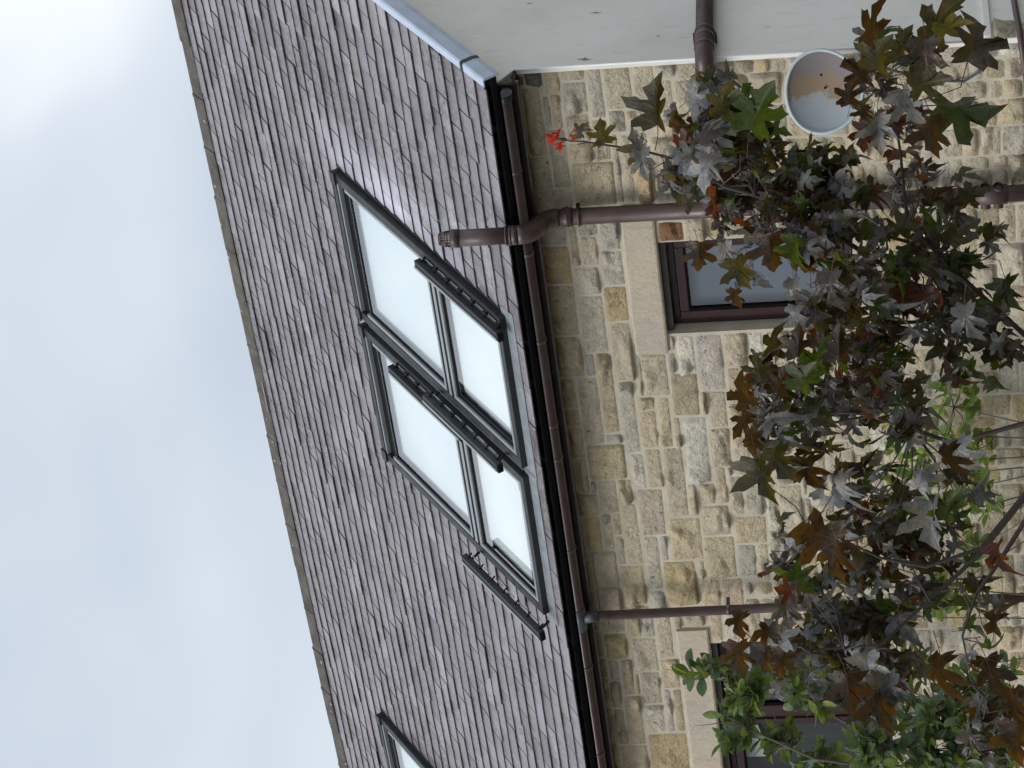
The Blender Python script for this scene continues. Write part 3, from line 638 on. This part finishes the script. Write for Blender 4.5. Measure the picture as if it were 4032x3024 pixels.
# downpipe
DP = pipe_thing('downpipe', 'slim brown rainwater downpipe dropping from the gutter outlet', 'pipe', (-1.76, -.2, 0))
pp(DP, MB().tube([(OX,GY,3.94),(-1.745,-.225,3.86),(-1.768,-.2,3.80),(-1.757,-.2,2.6),(-1.75,-.2,-.05)], .034, 18), 'pipe', BROWN)
pp(DP, MB().tube([(OX,GY,3.905),(OX,GY,3.975)], .040, 18), 'socket', BROWN)
for z in (2.99, 1.4):
    pp(DP, MB().tube([(-1.760,-.2,z-.014),(-1.760,-.2,z+.014)], .038, 18), 'clip_band', BROWN); pp(DP, MB().box((-1.735,-.215,z-.012),(-1.70,-.13,z+.012)), 'clip', CABLE, .003)
# thin waste pipe at the foot of the gable
TW = pipe_thing('thin_waste_pipe', 'thin dark brown pipe low down where the render meets the stone', 'pipe', (2.735, -.07, .875))
pp(TW, MB().tube([(2.735,1.2,.915),(2.735,.3,.888),(2.735,.0,.878),(2.71,-.07,.873),(2.60,-.085,.862),(2.35,-.085,.835),(2.0,-.085,.79)], .020, 12), 'pipe', BROWN)

# ------------------------------------------------------------------ satellite dish
def dish():
    c = Vector((2.60, -.36, 2.07)); D = empty('satellite_dish', c); tag(D, 'grey oval satellite dish with rust stained face on stone wall', 'satellite dish')
    nrm = Vector((.50, -.86, .10)).normalized(); X = Vector((0,0,1)).cross(nrm).normalized(); Y = nrm.cross(X)
    m = Mat('dish_face', rough=.6, spec=.3); oi = m.n('TexCoord').outputs['Object']; sp = m.n('SeparateXYZ'); m.l(oi, sp.inputs[0])
    nz = m.noise(5, 6, .7, oi); st = m.math('ADD', m.math('MULTIPLY', sp.outputs[0], 2.2), m.math('MULTIPLY', nz, .5))
    c_ = m.ramp(st, (.0, (.30,.34,.365)), (.14, (.29,.30,.295)), (.17, (.24,.18,.12)), (.36, (.21,.155,.11)), (.46, (.165,.145,.15)), (.8, (.155,.14,.15)))
    c_ = m.mix(m.ramp(m.noise(45, 4, .7, oi), (.6, (0,0,0)), (.75, (.5,.5,.5))), c_, (.10,.07,.05)); m.col(c_)
    rim = plastic('dish_rim', (.42,.48,.52), .5, .1)
    n, kk = 48, 8; vs = []; fs = []
    for i in range(kk+1):
        q = i/kk
        for j in range(n):
            a = 2*math.pi*j/n; vs.append(X*(math.cos(a)*.250*q*(1+.10*math.sin(a))) + Y*(math.sin(a)*.232*q) + nrm*(.055*q*q-.055))
    for i in range(kk):
        for j in range(n): fs.append((i*n+j, (i+1)*n+j, (i+1)*n+(j+1)%n, i*n+(j+1)%n))
    MB().add(vs, fs, True).build('reflector', m.m, D)
    bvs = [v - nrm*.006 for v in vs]; MB().add(bvs, [f[::-1] for f in fs], True).build('reflector_back', rim, D)
    MB().tube([X*(math.cos(a)*.252*(1+.10*math.sin(a))) + Y*(math.sin(a)*.234) for a in [2*math.pi*j/n for j in range(n+1)]], .011, 10, False).build('rim', rim, D)
    MB().tube([Y*-.20-nrm*.03, Y*-.27+nrm*.08, Y*-.20+nrm*.34], .010, 8).build('feed_arm', CABLE, D)
    MB().tube([Y*-.20+nrm*.36, Y*-.17+nrm*.30], .026, 14).build('receiver', GREYBLUE, D)
    MB().tube([-nrm*.06, -nrm*.12-Y*.02, Vector((-.06,.20,-.10)), Vector((-.06,.34,-.10))], .018, 10).build('wall_arm', CABLE, D)
    MB().box((-.12,.335,-.20),(.0,.352,.0)).build('wall_plate', CABLE, D, .004)
    for p in ((.10,.02),(.02,.0)): MB().tube([X*p[0]+Y*p[1]-nrm*.050, X*p[0]+Y*p[1]-nrm*.044], .008, 10).build('bolt', BLACK, D)
    K = MB().tube([(2.58,-.05,1.80),(2.50,-.03,1.62),(2.42,-.03,1.40),(2.40,-.03,1.22),(2.46,-.03,1.13),(2.62,-.04,1.10),(2.70,-.09,1.10)], .009, 8)
    o = K.build('dish_cable', CABLE); tag(o, 'thin grey cable looping from the satellite dish down the stones', 'cable')
dish()

# ------------------------------------------------------------------ leaves
def leaf_mat(name, top, under, trans, attr, rough=.32, w=.45, vein=None):
    m = Mat(name, rough=rough, spec=.5); t = m.tint(attr); bf = m.n('NewGeometry').outputs['Backfacing']
    ns = m.ramp(m.noise(17, 5, .65), (.28, (.38,.44,.5)), (.5, (.95,1,.95)), (.72, (1.5,1.2,.9)))
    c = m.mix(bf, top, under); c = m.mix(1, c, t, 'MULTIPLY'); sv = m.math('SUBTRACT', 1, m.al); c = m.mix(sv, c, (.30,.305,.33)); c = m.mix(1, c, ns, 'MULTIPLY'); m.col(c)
    m.l(m.mix(bf, (rough,)*3, (rough+.2,)*3), m.b.inputs['Roughness'])
    if not attr and vein:
        oc = m.n('TexCoord').outputs['Object']; sx = m.n('SeparateXYZ'); m.l(oc, sx.inputs[0]); ang = m.math('ABSOLUTE', m.math('ARCTAN2', sx.outputs[0], sx.outputs[1])); rr_ = m.math('SQRT', m.math('ADD', m.math('MULTIPLY', sx.outputs[0], sx.outputs[0]), m.math('MULTIPLY', sx.outputs[1], sx.outputs[1])))
        dm = None
        for a_ in (0, .88, 1.62):
            q_ = m.math('MULTIPLY', m.math('ABSOLUTE', m.math('SUBTRACT', ang, a_)), rr_); dm = q_ if dm is None else m.math('MINIMUM', dm, q_)
        vm = m.math('LESS_THAN', dm, .014); c = m.mix(m.math('MULTIPLY', vm, .45), c, vein); m.col(c)
    m.bump(m.noise(26, 4, .6, dist=.5), .7, .012)
    tr = m.n('BsdfTranslucent'); tcx = m.mix(1, m.mix(1, trans, t, 'MULTIPLY'), ns, 'MULTIPLY'); m.l(tcx, tr.inputs[0])
    mxs = m.n('MixShader'); mxs.inputs[0].default_value = w; o = m.t.nodes['Material Output']; m.l(m.b.outputs[0], mxs.inputs[1]); m.l(tr.outputs[0], mxs.inputs[2]); m.l(mxs.outputs[0], o.inputs[0]); return m.m
MAP = dict(top=(.024,.016,.018), under=(.034,.030,.016), trans=(.135,.105,.022))
MAPLE, MAPLE_A = leaf_mat('maple_leaf', **MAP, attr=False, rough=.26, vein=(.16,.10,.07)), leaf_mat('maple_leaf_attr', **MAP, attr=True, rough=.24)
STALK = plastic('red_stalk', (.075,.022,.022), .5, .2); BARK = plastic('maple_bark', (.045,.032,.028), .8, .4); BARK2 = plastic('grey_bark', (.10,.085,.07), .9, .35)
half = [(.0,.0),(.10,-.05),(.22,-.09),(.35,-.13),(.37,-.02),(.58,-.03),(.50,.11),(.37,.19),(.25,.26),(.45,.34),(.58,.40),(.73,.60),(.57,.575),(.48,.62),(.33,.54),(.17,.49),(.21,.61),(.30,.73),(.18,.77),(.11,.87),(0,1.0)]
def maple_mesh(seed, narrow=1.0):
    R = random.Random(seed); pts = half + [(-x, y) for x, y in half[-2:0:-1]]
    asx, asy = R.uniform(.78,1.05), R.uniform(-.1,.1); pts = [(x*narrow*R.uniform(.9,1.1)*(asx if x < 0 else 1), (y+asy*x)*R.uniform(.95,1.05)) for x, y in pts]; c = (0, .28); n = len(pts)
    ring = [pts, [((x-c[0])*.6+c[0], (y-c[1])*.6+c[1]) for x, y in pts], [((x-c[0])*.28+c[0], (y-c[1])*.28+c[1]) for x, y in pts]]
    fold, droop, curl, wv = R.uniform(.15,1.2), R.uniform(-.2,1.6), R.uniform(-1.2,1.2), R.uniform(0, 6); tw_ = R.uniform(-.9,.9); kc = R.uniform(-.5,1.3)
    def z3(x, y): 
        return fold*abs(x)*.85 - droop*(y-.2)**2*.75 + curl*.6*x*x + tw_*x*(y-.2) - kc*math.hypot(x, y-.28)**3 + .12*math.sin(x*9+wv)*math.cos(y*7+wv)*(abs(x)+abs(y-.3))
    vs = [(x, y, z3(x, y)) for r__ in ring for x, y in r__] + [(c[0], c[1], z3(*c))]
    fs = []
    for k in range(2): fs += [(k*n+i, k*n+(i+1)%n, (k+1)*n+(i+1)%n, (k+1)*n+i) for i in range(n)]
    fs += [(2*n+i, 2*n+(i+1)%n, 3*n) for i in range(n)]
    b = MB().add(vs, fs, True); nl = len(fs)
    # stalk
    a = R.uniform(-.25,.25); b.tube([(0,.01,z3(0,0)),(a*.3,-.22,-.02),(a,-.5,.06)], [.010,.009,.012], 5, False)
    me = b.mesh('maple_leaf'); me['nl'] = nl; return me, b, nl
MV = [maple_mesh(s, (.95,.82,.7)[s % 3]) for s in range(14)]
for me, b, nl in MV:
    me.materials.append(MAPLE); me.materials.append(STALK)
    mi = [0]*nl + [1]*(len(b.f)-nl); me.polygons.foreach_set('material_index', mi)
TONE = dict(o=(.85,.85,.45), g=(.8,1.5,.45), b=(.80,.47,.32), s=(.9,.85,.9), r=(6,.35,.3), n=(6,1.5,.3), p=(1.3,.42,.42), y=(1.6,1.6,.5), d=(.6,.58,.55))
def orient(base, tip, nrm, L):
    y = Vector(tip).normalized(); z = Vector(nrm); z = (z - y*z.dot(y)).normalized(); x = y.cross(z)
    return Matrix(((x.x*L, y.x*L, z.x*L, base[0]), (x.y*L, y.y*L, z.y*L, base[1]), (x.z*L, y.z*L, z.z*L, base[2]), (0,0,0,1)))
TREE = empty('maple_tree', (6.35, -8.2, 0)); tag(TREE, 'purple leaved maple tree spreading in front of the stone wall', 'tree'); TO = Vector(TREE.location)
def tb(b, name, mat, T=TREE, **k): 
    O = Vector(T.location); b.v = [tuple(Vector(p)-O) for p in b.v]; return b.build(name, mat, T)
LEAVES = """7445,-8072,2363,79,61,5,-54,66,53,155,o 7366,-8036,2537,79,57,24,-61,77,18,80,o 7275,-7859,2716,46,21,86,-59,80,12,39,r 7491,-8188,2670,-35,-42,84,-13,91,40,32,r 7261,-7819,2708,79,59,15,-46,42,78,27,r 7309,-7935,2698,-79,-57,-24,-59,81,1,30,r 7230,-7796,2660,79,57,24,-62,72,31,36,n 7469,-8140,2609,65,59,-49,75,-61,26,58,s 7142,-7786,2448,76,52,40,50,-85,16,106,s 7278,-7957,2438,-79,-59,-15,59,-80,3,103,s 7309,-7922,2085,68,60,-41,-56,80,24,169,g 7336,-8081,2226,79,62,-5,59,-71,38,138,s 7417,-8212,2200,-72,-61,33,67,-74,8,121,s 7327,-8063,2248,-4,-19,98,75,-65,-10,87,s 7385,-7951,2168,79,62,-5,-55,73,41,117,o 7392,-7608,1687,79,62,-5,-36,52,78,172,b 7332,-7501,1496,72,61,-33,-41,75,52,173,o 7441,-7636,1482,30,38,-87,-1,92,40,118,y 7571,-7877,1522,-79,-62,5,60,-74,31,144,s 7251,-7506,1380,72,61,-33,46,-77,-44,174,s 7511,-8054,1570,13,27,-95,-42,89,19,128,o 7152,-7610,1490,-20,1,-98,-89,41,18,227,g 7423,-7916,1598,-76,-52,-40,32,-82,47,131,s 7235,-7571,1724,79,62,-5,-48,66,58,121,b 7487,-8085,1765,79,62,-5,-56,75,35,86,b 7544,-7986,1677,75,62,-24,-47,75,47,115,o 7523,-7904,1599,79,62,-5,-46,63,63,108,o 7444,-8030,1721,-79,-62,5,-49,67,55,65,b 7381,-7996,1683,-79,-61,-5,61,-79,2,123,s 7302,-7907,1518,-79,-62,5,-55,73,39,139,b 7365,-8020,1712,-72,-61,33,-53,79,31,101,p 7177,-7658,1644,-79,-57,-24,-62,76,22,90,p 7158,-8414,2138,-79,-57,-24,-61,66,44,107,o 6787,-8064,2170,-79,-62,5,-48,66,58,68,b 6899,-7952,2284,-79,-62,5,-62,79,4,98,b 6987,-8054,2048,-79,-61,-5,-61,78,13,126,b 7024,-8132,1956,-75,-62,24,-31,64,70,103,g 6832,-7980,2122,-77,-55,-32,22,-71,67,109,s 6934,-8009,2197,-77,-55,-32,51,-84,19,90,s 6973,-8010,1867,-79,-59,-15,31,-60,73,119,s 6760,-7988,1987,-79,-59,-15,42,-71,56,106,s 7089,-8408,1848,-79,-62,5,57,-69,43,129,s 6687,-8035,1981,-79,-61,-5,48,-68,56,98,s 6701,-8328,1974,77,62,-15,-63,78,-2,111,b 6779,-8522,1888,79,59,15,-41,34,85,130,g 6846,-8540,1836,79,62,-5,-61,78,12,115,b 6601,-8183,2056,79,61,5,-54,66,52,113,o 6744,-8496,2086,79,59,15,-61,77,18,90,o 6636,-8480,2129,74,49,47,-67,46,58,117,b 6649,-8442,2042,72,61,-33,-54,79,29,106,b 6779,-8595,1960,68,60,-41,-52,80,30,101,g 6478,-8324,2140,-53,-52,67,-45,84,30,105,b 6542,-8496,2118,-72,-61,33,-54,79,28,88,b 6493,-8577,2116,-79,-57,-24,-61,66,43,154,o 6653,-8726,2048,-77,-55,-32,-63,64,43,122,o 6319,-8427,2114,79,59,15,51,-78,37,75,s 6325,-8380,1972,-79,-59,-15,-57,64,52,120,b 6305,-8440,1859,-79,-62,5,36,-40,84,142,s 6384,-8858,1870,34,11,93,-46,88,7,173,b 6090,-8529,1878,-72,-61,33,-37,74,57,136,b 6218,-8903,1992,79,57,24,-61,66,45,124,g 6316,-9010,2002,12,-7,99,-76,64,14,72,p 6183,-8903,2038,-79,-62,5,62,-78,11,109,s 6067,-8826,2189,-72,-61,33,-30,70,65,92,b 6065,-8917,2077,4,-14,99,-49,86,14,103,b 5969,-8880,2077,72,61,-33,70,-61,38,118,s 5926,-8816,2214,-79,-62,5,-54,73,42,112,b 6162,-9094,2103,-75,-62,24,-51,77,39,79,b 5833,-8763,2070,-72,-61,33,-57,79,23,90,b 6477,-8799,1576,-79,-62,5,56,-68,47,158,s 6479,-8738,1615,65,59,-49,74,-64,21,115,s 6455,-8866,1537,72,61,-33,-51,79,34,114,g 6343,-8346,1488,-77,-55,-32,43,-83,37,135,s 6450,-8503,1519,-79,-59,-15,-53,55,64,118,b 5851,-8813,1804,-79,-59,-15,56,-80,21,120,s 5801,-8853,1745,-79,-59,-15,56,-80,19,149,s 6000,-9057,1863,-79,-61,-5,-61,79,12,131,b 5778,-8907,1773,-79,-61,-5,-53,64,56,149,b 6002,-8989,1576,-79,-62,5,-44,62,65,153,b 5962,-9049,2083,-79,-62,5,60,-73,33,66,s 5942,-8945,1427,-79,-57,-24,-61,78,14,139,b 5919,-8803,1397,75,62,-24,-23,58,78,118,b 5763,-8909,1353,-79,-59,-15,-45,42,79,133,b 5546,-8846,1327,-77,-62,15,-53,75,38,136,b 6349,-8867,1379,-79,-59,-15,-52,53,67,115,p 6742,-8023,1304,-79,-57,-24,-60,62,50,127,g 6864,-8318,1442,-79,-59,-15,48,-75,45,131,s"""
CLUST = """7030,-7426,2237,117,125,26 6685,-7315,2171,136,152,34 7040,-7685,2307,92,61,8 7076,-7308,1628,171,148,12 7004,-7740,1913,68,167,22 6909,-7876,1964,91,121,16 6819,-7975,1790,196,196,46 6600,-7850,1555,169,154,24 6543,-8042,1398,136,121,14 6467,-8263,2036,166,121,24 6084,-7694,1839,177,177,36 6348,-8092,1678,138,107,16 5781,-8011,1780,160,160,26 5879,-8050,1462,95,95,6 5675,-8213,1647,126,174,20 5559,-8332,1421,157,94,5 5516,-8185,1923,112,176,24 5437,-8330,2024,96,144,16 5460,-8413,1787,126,142,18 5318,-8600,1393,125,94,7 6746,-7407,1598,142,95,6 6885,-7361,2124,79,95,9 6443,-7801,1791,109,140,20 5870,-8336,2060,109,93,6 6820,-7803,1425,106,121,10"""
LIMBS = """7200,-7740,2736 7184,-7737,2643 7140,-7740,2464 7097,-7752,2331 7015,-7793,2200 6942,-7815,1992
6824,-7943,2211 6863,-7892,2088 6875,-7857,1936 6857,-7846,1786 6799,-7860,1608 6682,-7922,1434
6417,-8102,2040 6459,-8043,1885 6535,-7955,1712 6514,-7925,1439
6203,-8151,2101 6229,-8107,1960 6235,-8068,1759 6129,-8104,1488
6087,-8474,1970 6058,-8481,1881 5988,-8513,1749 5946,-8520,1600 5972,-8469,1417
5691,-8683,2147 5709,-8644,1993 5693,-8617,1764 5793,-8510,1590 5893,-8403,1416
7357,-7573,1712 7205,-7677,1631 7084,-7768,1616 6905,-7905,1605 6742,-8003,1435
5701,-8816,1470 5822,-8726,1492 5923,-8639,1441 5997,-8569,1362"""
limbs = [[Vector([int(v)/1000 for v in p.split(',')]) for p in ln.split()] for ln in LIMBS.strip().split('\n')]
fork = Vector((6.35, -8.2, .95))
tb(MB().tube([(6.35,-8.2,-.1),(6.36,-8.19,.35),(6.33,-8.21,.7),tuple(fork)], [.055,.048,.042,.036], 14), 'trunk', BARK)
for ln in limbs:
    end = ln[-1]; pts = ln[::-1]; m_ = (fork+end)/2 + Vector((0,0,.03)); pts = [fork, m_] + pts
    rr = [.010, .009] + [.0078-.006*i/(len(ln)-1) for i in range(len(ln))]; pts = [p+Vector((-.06,.08,0))*min(1, 5/(i_+1)) for i_, p in enumerate(pts)]
    tb(MB().tube(pts, rr, 10), 'branch', BARK)
RL = random.Random(77)
rows = []
for it in LEAVES.split():
    a = it.split(','); v = [int(q) for q in a[:10]]
    rows.append((Vector(v[:3])/1000, Vector(v[3:6]), Vector(v[6:9]), v[9]/1000, a[10]))
clusters = [[int(q)/1000 for q in it.split(',')] for it in CLUST.split()]
allpts = [p for ln in limbs for a, c in zip(ln, ln[1:]) for p in (a, (a+c)/2)]
twigs = MB(); rnd = []
for cx, cy, cz, rh, rv, cnt in clusters:
    c = Vector((cx, cy, cz)); anchor = min(allpts, key=lambda p: (p-c).length); n = int(round(cnt*1000*2.25))
    tips = []
    for _ in range(4):
        d = Vector((RL.gauss(0,.5), RL.gauss(0,.5), RL.gauss(.25,.4))); d.normalize(); e_ = c + Vector((d.x*rh, d.y*rh, d.z*rv))*RL.uniform(.5,.9); tips.append(e_)
        mid_ = (anchor+e_)/2 + Vector((RL.uniform(-.04,.04), RL.uniform(-.04,.04), -.03)); twigs.tube([anchor, mid_, e_], [.0032,.0025,.0016], 6)
    for i in range(n):
        while True:
            q = Vector((RL.uniform(-1,1), RL.uniform(-1,1), RL.uniform(-1,1)))
            if q.length < 1: break
        p = c + Vector((q.x*rh*1.1, q.y*(rh*1.1+.10), q.z*rv*1.1)); near = min(tips, key=lambda t: (t-p).length)
        o_ = (p-near); o_.z -= .10; o_ += Vector((RL.gauss(0,.05), RL.gauss(0,.05), RL.gauss(0,.04)))
        o_ = o_.normalized()
        t = RL.random(); up_ = Vector((RL.gauss(0,.45), RL.gauss(0,.45), .75))
        up_ += (-fwd*.55 if t < .36 else fwd*.45 if t < .85 else Vector())
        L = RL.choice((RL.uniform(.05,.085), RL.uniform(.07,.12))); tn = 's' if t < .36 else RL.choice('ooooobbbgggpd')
        rnd.append((p - o_*L*.4, o_, up_, L, tn))
ncap = 300-len(rows)
campos = Vector((12.6,-16,1.6)); rnd.sort(key=lambda a: (a[0]-campos).length/ (a[3]/.11))
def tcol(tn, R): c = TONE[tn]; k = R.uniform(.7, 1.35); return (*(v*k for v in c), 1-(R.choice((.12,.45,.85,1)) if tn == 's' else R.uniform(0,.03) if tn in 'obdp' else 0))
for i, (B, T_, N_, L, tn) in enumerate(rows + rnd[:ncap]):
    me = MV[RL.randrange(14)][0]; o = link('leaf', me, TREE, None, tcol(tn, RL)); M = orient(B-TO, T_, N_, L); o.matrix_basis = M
    if i < len(rows):
        s_ = B - Vector(T_).normalized()*L*.5; anchor = min(allpts, key=lambda p: (p-s_).length)
        if (s_-anchor).length < .32: twigs.tube([s_, (s_+anchor)/2+Vector((0,0,-.03)), anchor], [.0014,.0018,.0024], 5)
tb(twigs, 'twigs', BARK)['kind'] = 'stuff'
def bulk(items, variants, name, mats, T, tone, R):
    b = MB(); cols = []; mi = []; O = Vector(T.location)
    for B, T_, N_, L, tn in items:
        me, src, nl = variants[R.randrange(len(variants))]; M = orient(B-O, T_, N_, L)
        b.add([M @ Vector(v) for v in src.v], src.f, True); c = tone(tn, R); cols += [c]*len(src.f); mi += [0]*nl + [1]*(len(src.f)-nl)
    me = b.mesh(name); set_tint(me, cols)
    for m in mats: me.materials.append(m)
    me.polygons.foreach_set('material_index', mi); o = link(name, me, T); tag(o, kind='stuff'); return o
bulk(rnd[ncap:], MV, 'foliage', (MAPLE_A, STALK), TREE, tcol, RL)

# green shrub: small oval leaves in rosettes
def oval_mesh(seed, ratio=.46):
    R = random.Random(seed); n = 7; vs = []; fs = []; cv, fo = R.uniform(-.5,.6), R.uniform(.1,.5)
    for i in range(n+1):
        y = i/n; w = ratio*.5*(math.sin(math.pi*min(1, y**1.25))**.8)+.004
        if i == n: w = .004
        zz = -cv*(y-.3)**2*.5
        vs += [(-w, y, zz+fo*w), (0, y, zz), (w, y, zz+fo*w)]
    for i in range(n):
        a = i*3; fs += [(a,a+1,a+4,a+3), (a+1,a+2,a+5,a+4)]
    b = MB().add(vs, fs, True); nl = len(fs); b.tube([(0,.01,0),(0,-.14,-.02)], [.012,.014], 4, False)
    me = b.mesh('oval_leaf'); return me, b, nl
GRN = dict(top=(.078,.115,.048), under=(.15,.19,.12), trans=(.17,.24,.045))
GREEN, GREEN_A = leaf_mat('shrub_leaf', **GRN, attr=False, rough=.38, w=.35), leaf_mat('shrub_leaf_attr', **GRN, attr=True, rough=.38, w=.35)
BRT = dict(top=(.14,.20,.055), under=(.20,.27,.10), trans=(.30,.41,.07))
BRIGHT = leaf_mat('climber_leaf', **BRT, attr=False, rough=.5, w=.45)
def plant(name, label, cat, base, clust, stems, mat, mat_a, cap, L0, L1, seed, tones, bark, srad):
    R = random.Random(seed); VV = [oval_mesh(seed*10+s, .42+.03*s) for s in range(5)]
    for me, b, nl in VV:
        me.materials.append(mat); me.materials.append(bark); me.polygons.foreach_set('material_index', [0]*nl+[1]*(len(b.f)-nl))
    T = empty(name, base); tag(T, label, cat); O = Vector(base)
    for ln in stems:
        pts = [Vector(base)+Vector((0,0,.0)), (Vector(base)+ln[-1])/2+Vector((.03,.02,0))] + ln[::-1]; rr = [srad*1.3, srad*1.1] + [srad*(1-.85*i/(len(ln)-1)) for i in range(len(ln))]
        tb(MB().tube(pts, rr, 8), 'stem', bark, T)
    sp = [p for ln in stems for a, c in zip(ln, ln[1:]) for p in (a, (a+c)/2)]; items = []; tw = MB()
    for cx, cy, cz, rh, rv, cnt in clust:
        c = Vector((cx, cy, cz)); an = min(sp, key=lambda p: (p-c).length); n = int(round(cnt*1000*2.25)); nros = max(2, n//5)
        for r__ in range(nros):
            while True:
                q = Vector((R.uniform(-1,1), R.uniform(-1,1), R.uniform(-1,1)))
                if q.length < 1: break
            p = c + Vector((q.x*rh, q.y*rh, q.z*rv)); ax = (p-an).normalized() + Vector((0,0,.6)); ax.normalize()
            tw.tube([an, (an+p)/2+Vector((0,0,-.02)), p], [.004,.003,.002], 5)
            for _ in range(max(3, int(n/nros*1.3))):
                side = Vector((R.gauss(0,1), R.gauss(0,1), R.gauss(0,.7))).normalized(); tip = (ax*R.uniform(.1,.8)+side).normalized(); nr = (ax+Vector((R.gauss(0,.3),R.gauss(0,.3),.3)))
                items.append((p+side*.01-ax*R.uniform(0,.05), tip, nr, R.uniform(L0, L1), R.choice(tones)))
    def tone(c, R): k = R.uniform(.7,1.3); return tuple(v*k for v in c)
    items.sort(key=lambda a: (a[0]-campos).length)
    for B, T_, N_, L, tn in items[:cap]:
        o = link('leaf', VV[R.randrange(5)][0], T, None, tone(tn, R)); o.matrix_basis = orient(B-O, T_, N_, L)
    tb(tw, 'twigs', bark, T)['kind'] = 'stuff'
    if items[cap:]: bulk(items[cap:], VV, 'foliage', (mat_a, bark), T, tone, R)
def cl(s): return [[int(q)/1000 for q in it.split(',')] for it in s.split()]
def st(s): return [[Vector([int(v)/1000 for v in p.split(',')]) for p in ln.split()] for ln in s.strip().split('\n')]
plant('green_shrub', 'green oval leaved shrub growing in front of the wide window', 'shrub', (3.3, -6.75, -.05), cl("""3762,-6660,2475,59,98,14 3686,-6700,2363,88,88,26 3663,-6685,2168,78,88,22 3561,-6614,2037,79,79,14 3429,-6657,2441,100,100,24 3361,-6681,2267,80,119,30 3207,-6646,2117,60,140,28 3380,-6720,1831,119,138,40 3399,-6550,1669,100,139,34 3478,-6721,1535,118,157,44 3313,-6563,1356,159,139,44 3361,-6823,1600,78,176,40 3263,-6735,1385,79,158,40 3474,-6369,1700,80,120,12 3761,-6681,2593,24,118,6 3451,-6472,1447,80,119,22 3429,-6459,1270,119,80,18"""), st("""3728,-6600,2716 3691,-6599,2541 3629,-6624,2407 3539,-6644,2117 3380,-6720,1831 3275,-6742,1483
3524,-6740,2611 3518,-6718,2453 3454,-6744,2319 3351,-6789,2109 3288,-6792,1837
3542,-6559,1624 3409,-6650,1554 3275,-6742,1483"""), GREEN, GREEN_A, 300, .058, .10, 3, [(1,1,1),(.8,.85,.9),(1.1,1.1,.8),(.9,1,1.2),(1.5,1.4,.7)], BARK2, .007)
CLIMB = cl("""-90,-350,1677,185,185,22 -373,-350,1596,187,156,20 87,-350,1368,215,184,26 -275,-350,1228,186,186,26 -527,-350,1725,125,156,10 -629,-350,1360,188,157,14 -1584,-350,1483,194,194,22 -1744,-350,1743,130,130,10 -1130,-350,1250,159,159,14 -943,-350,1618,127,159,10 -806,-350,1118,189,126,12 -2403,-350,1867,133,166,12 -1342,-350,2012,128,128,6""")
for k, (grp, lab, bx_) in enumerate(((CLIMB[:7]+CLIMB[8:11], 'bright yellow green leafy plant against wall behind the maple branches', -.35), (CLIMB[7:8]+CLIMB[11:], 'bright yellow green leafy plant at the foot of the slim downpipe', -1.9))):
    stems = [[Vector((c[0], c[1], c[2])), Vector((c[0]*.8+bx_*.2, c[1], c[2]-.25)), Vector((c[0]*.5+bx_*.5, c[1], .75))] for c in grp]
    plant('wall_plant', lab, 'plant', (bx_, -.36, -.05), grp, stems, BRIGHT, BRIGHT, 300, .07, .13, 7+k, [(1,1,1),(.8,.9,.9),(1.2,1.15,.8),(.6,.75,.7)], BARK2, .006)
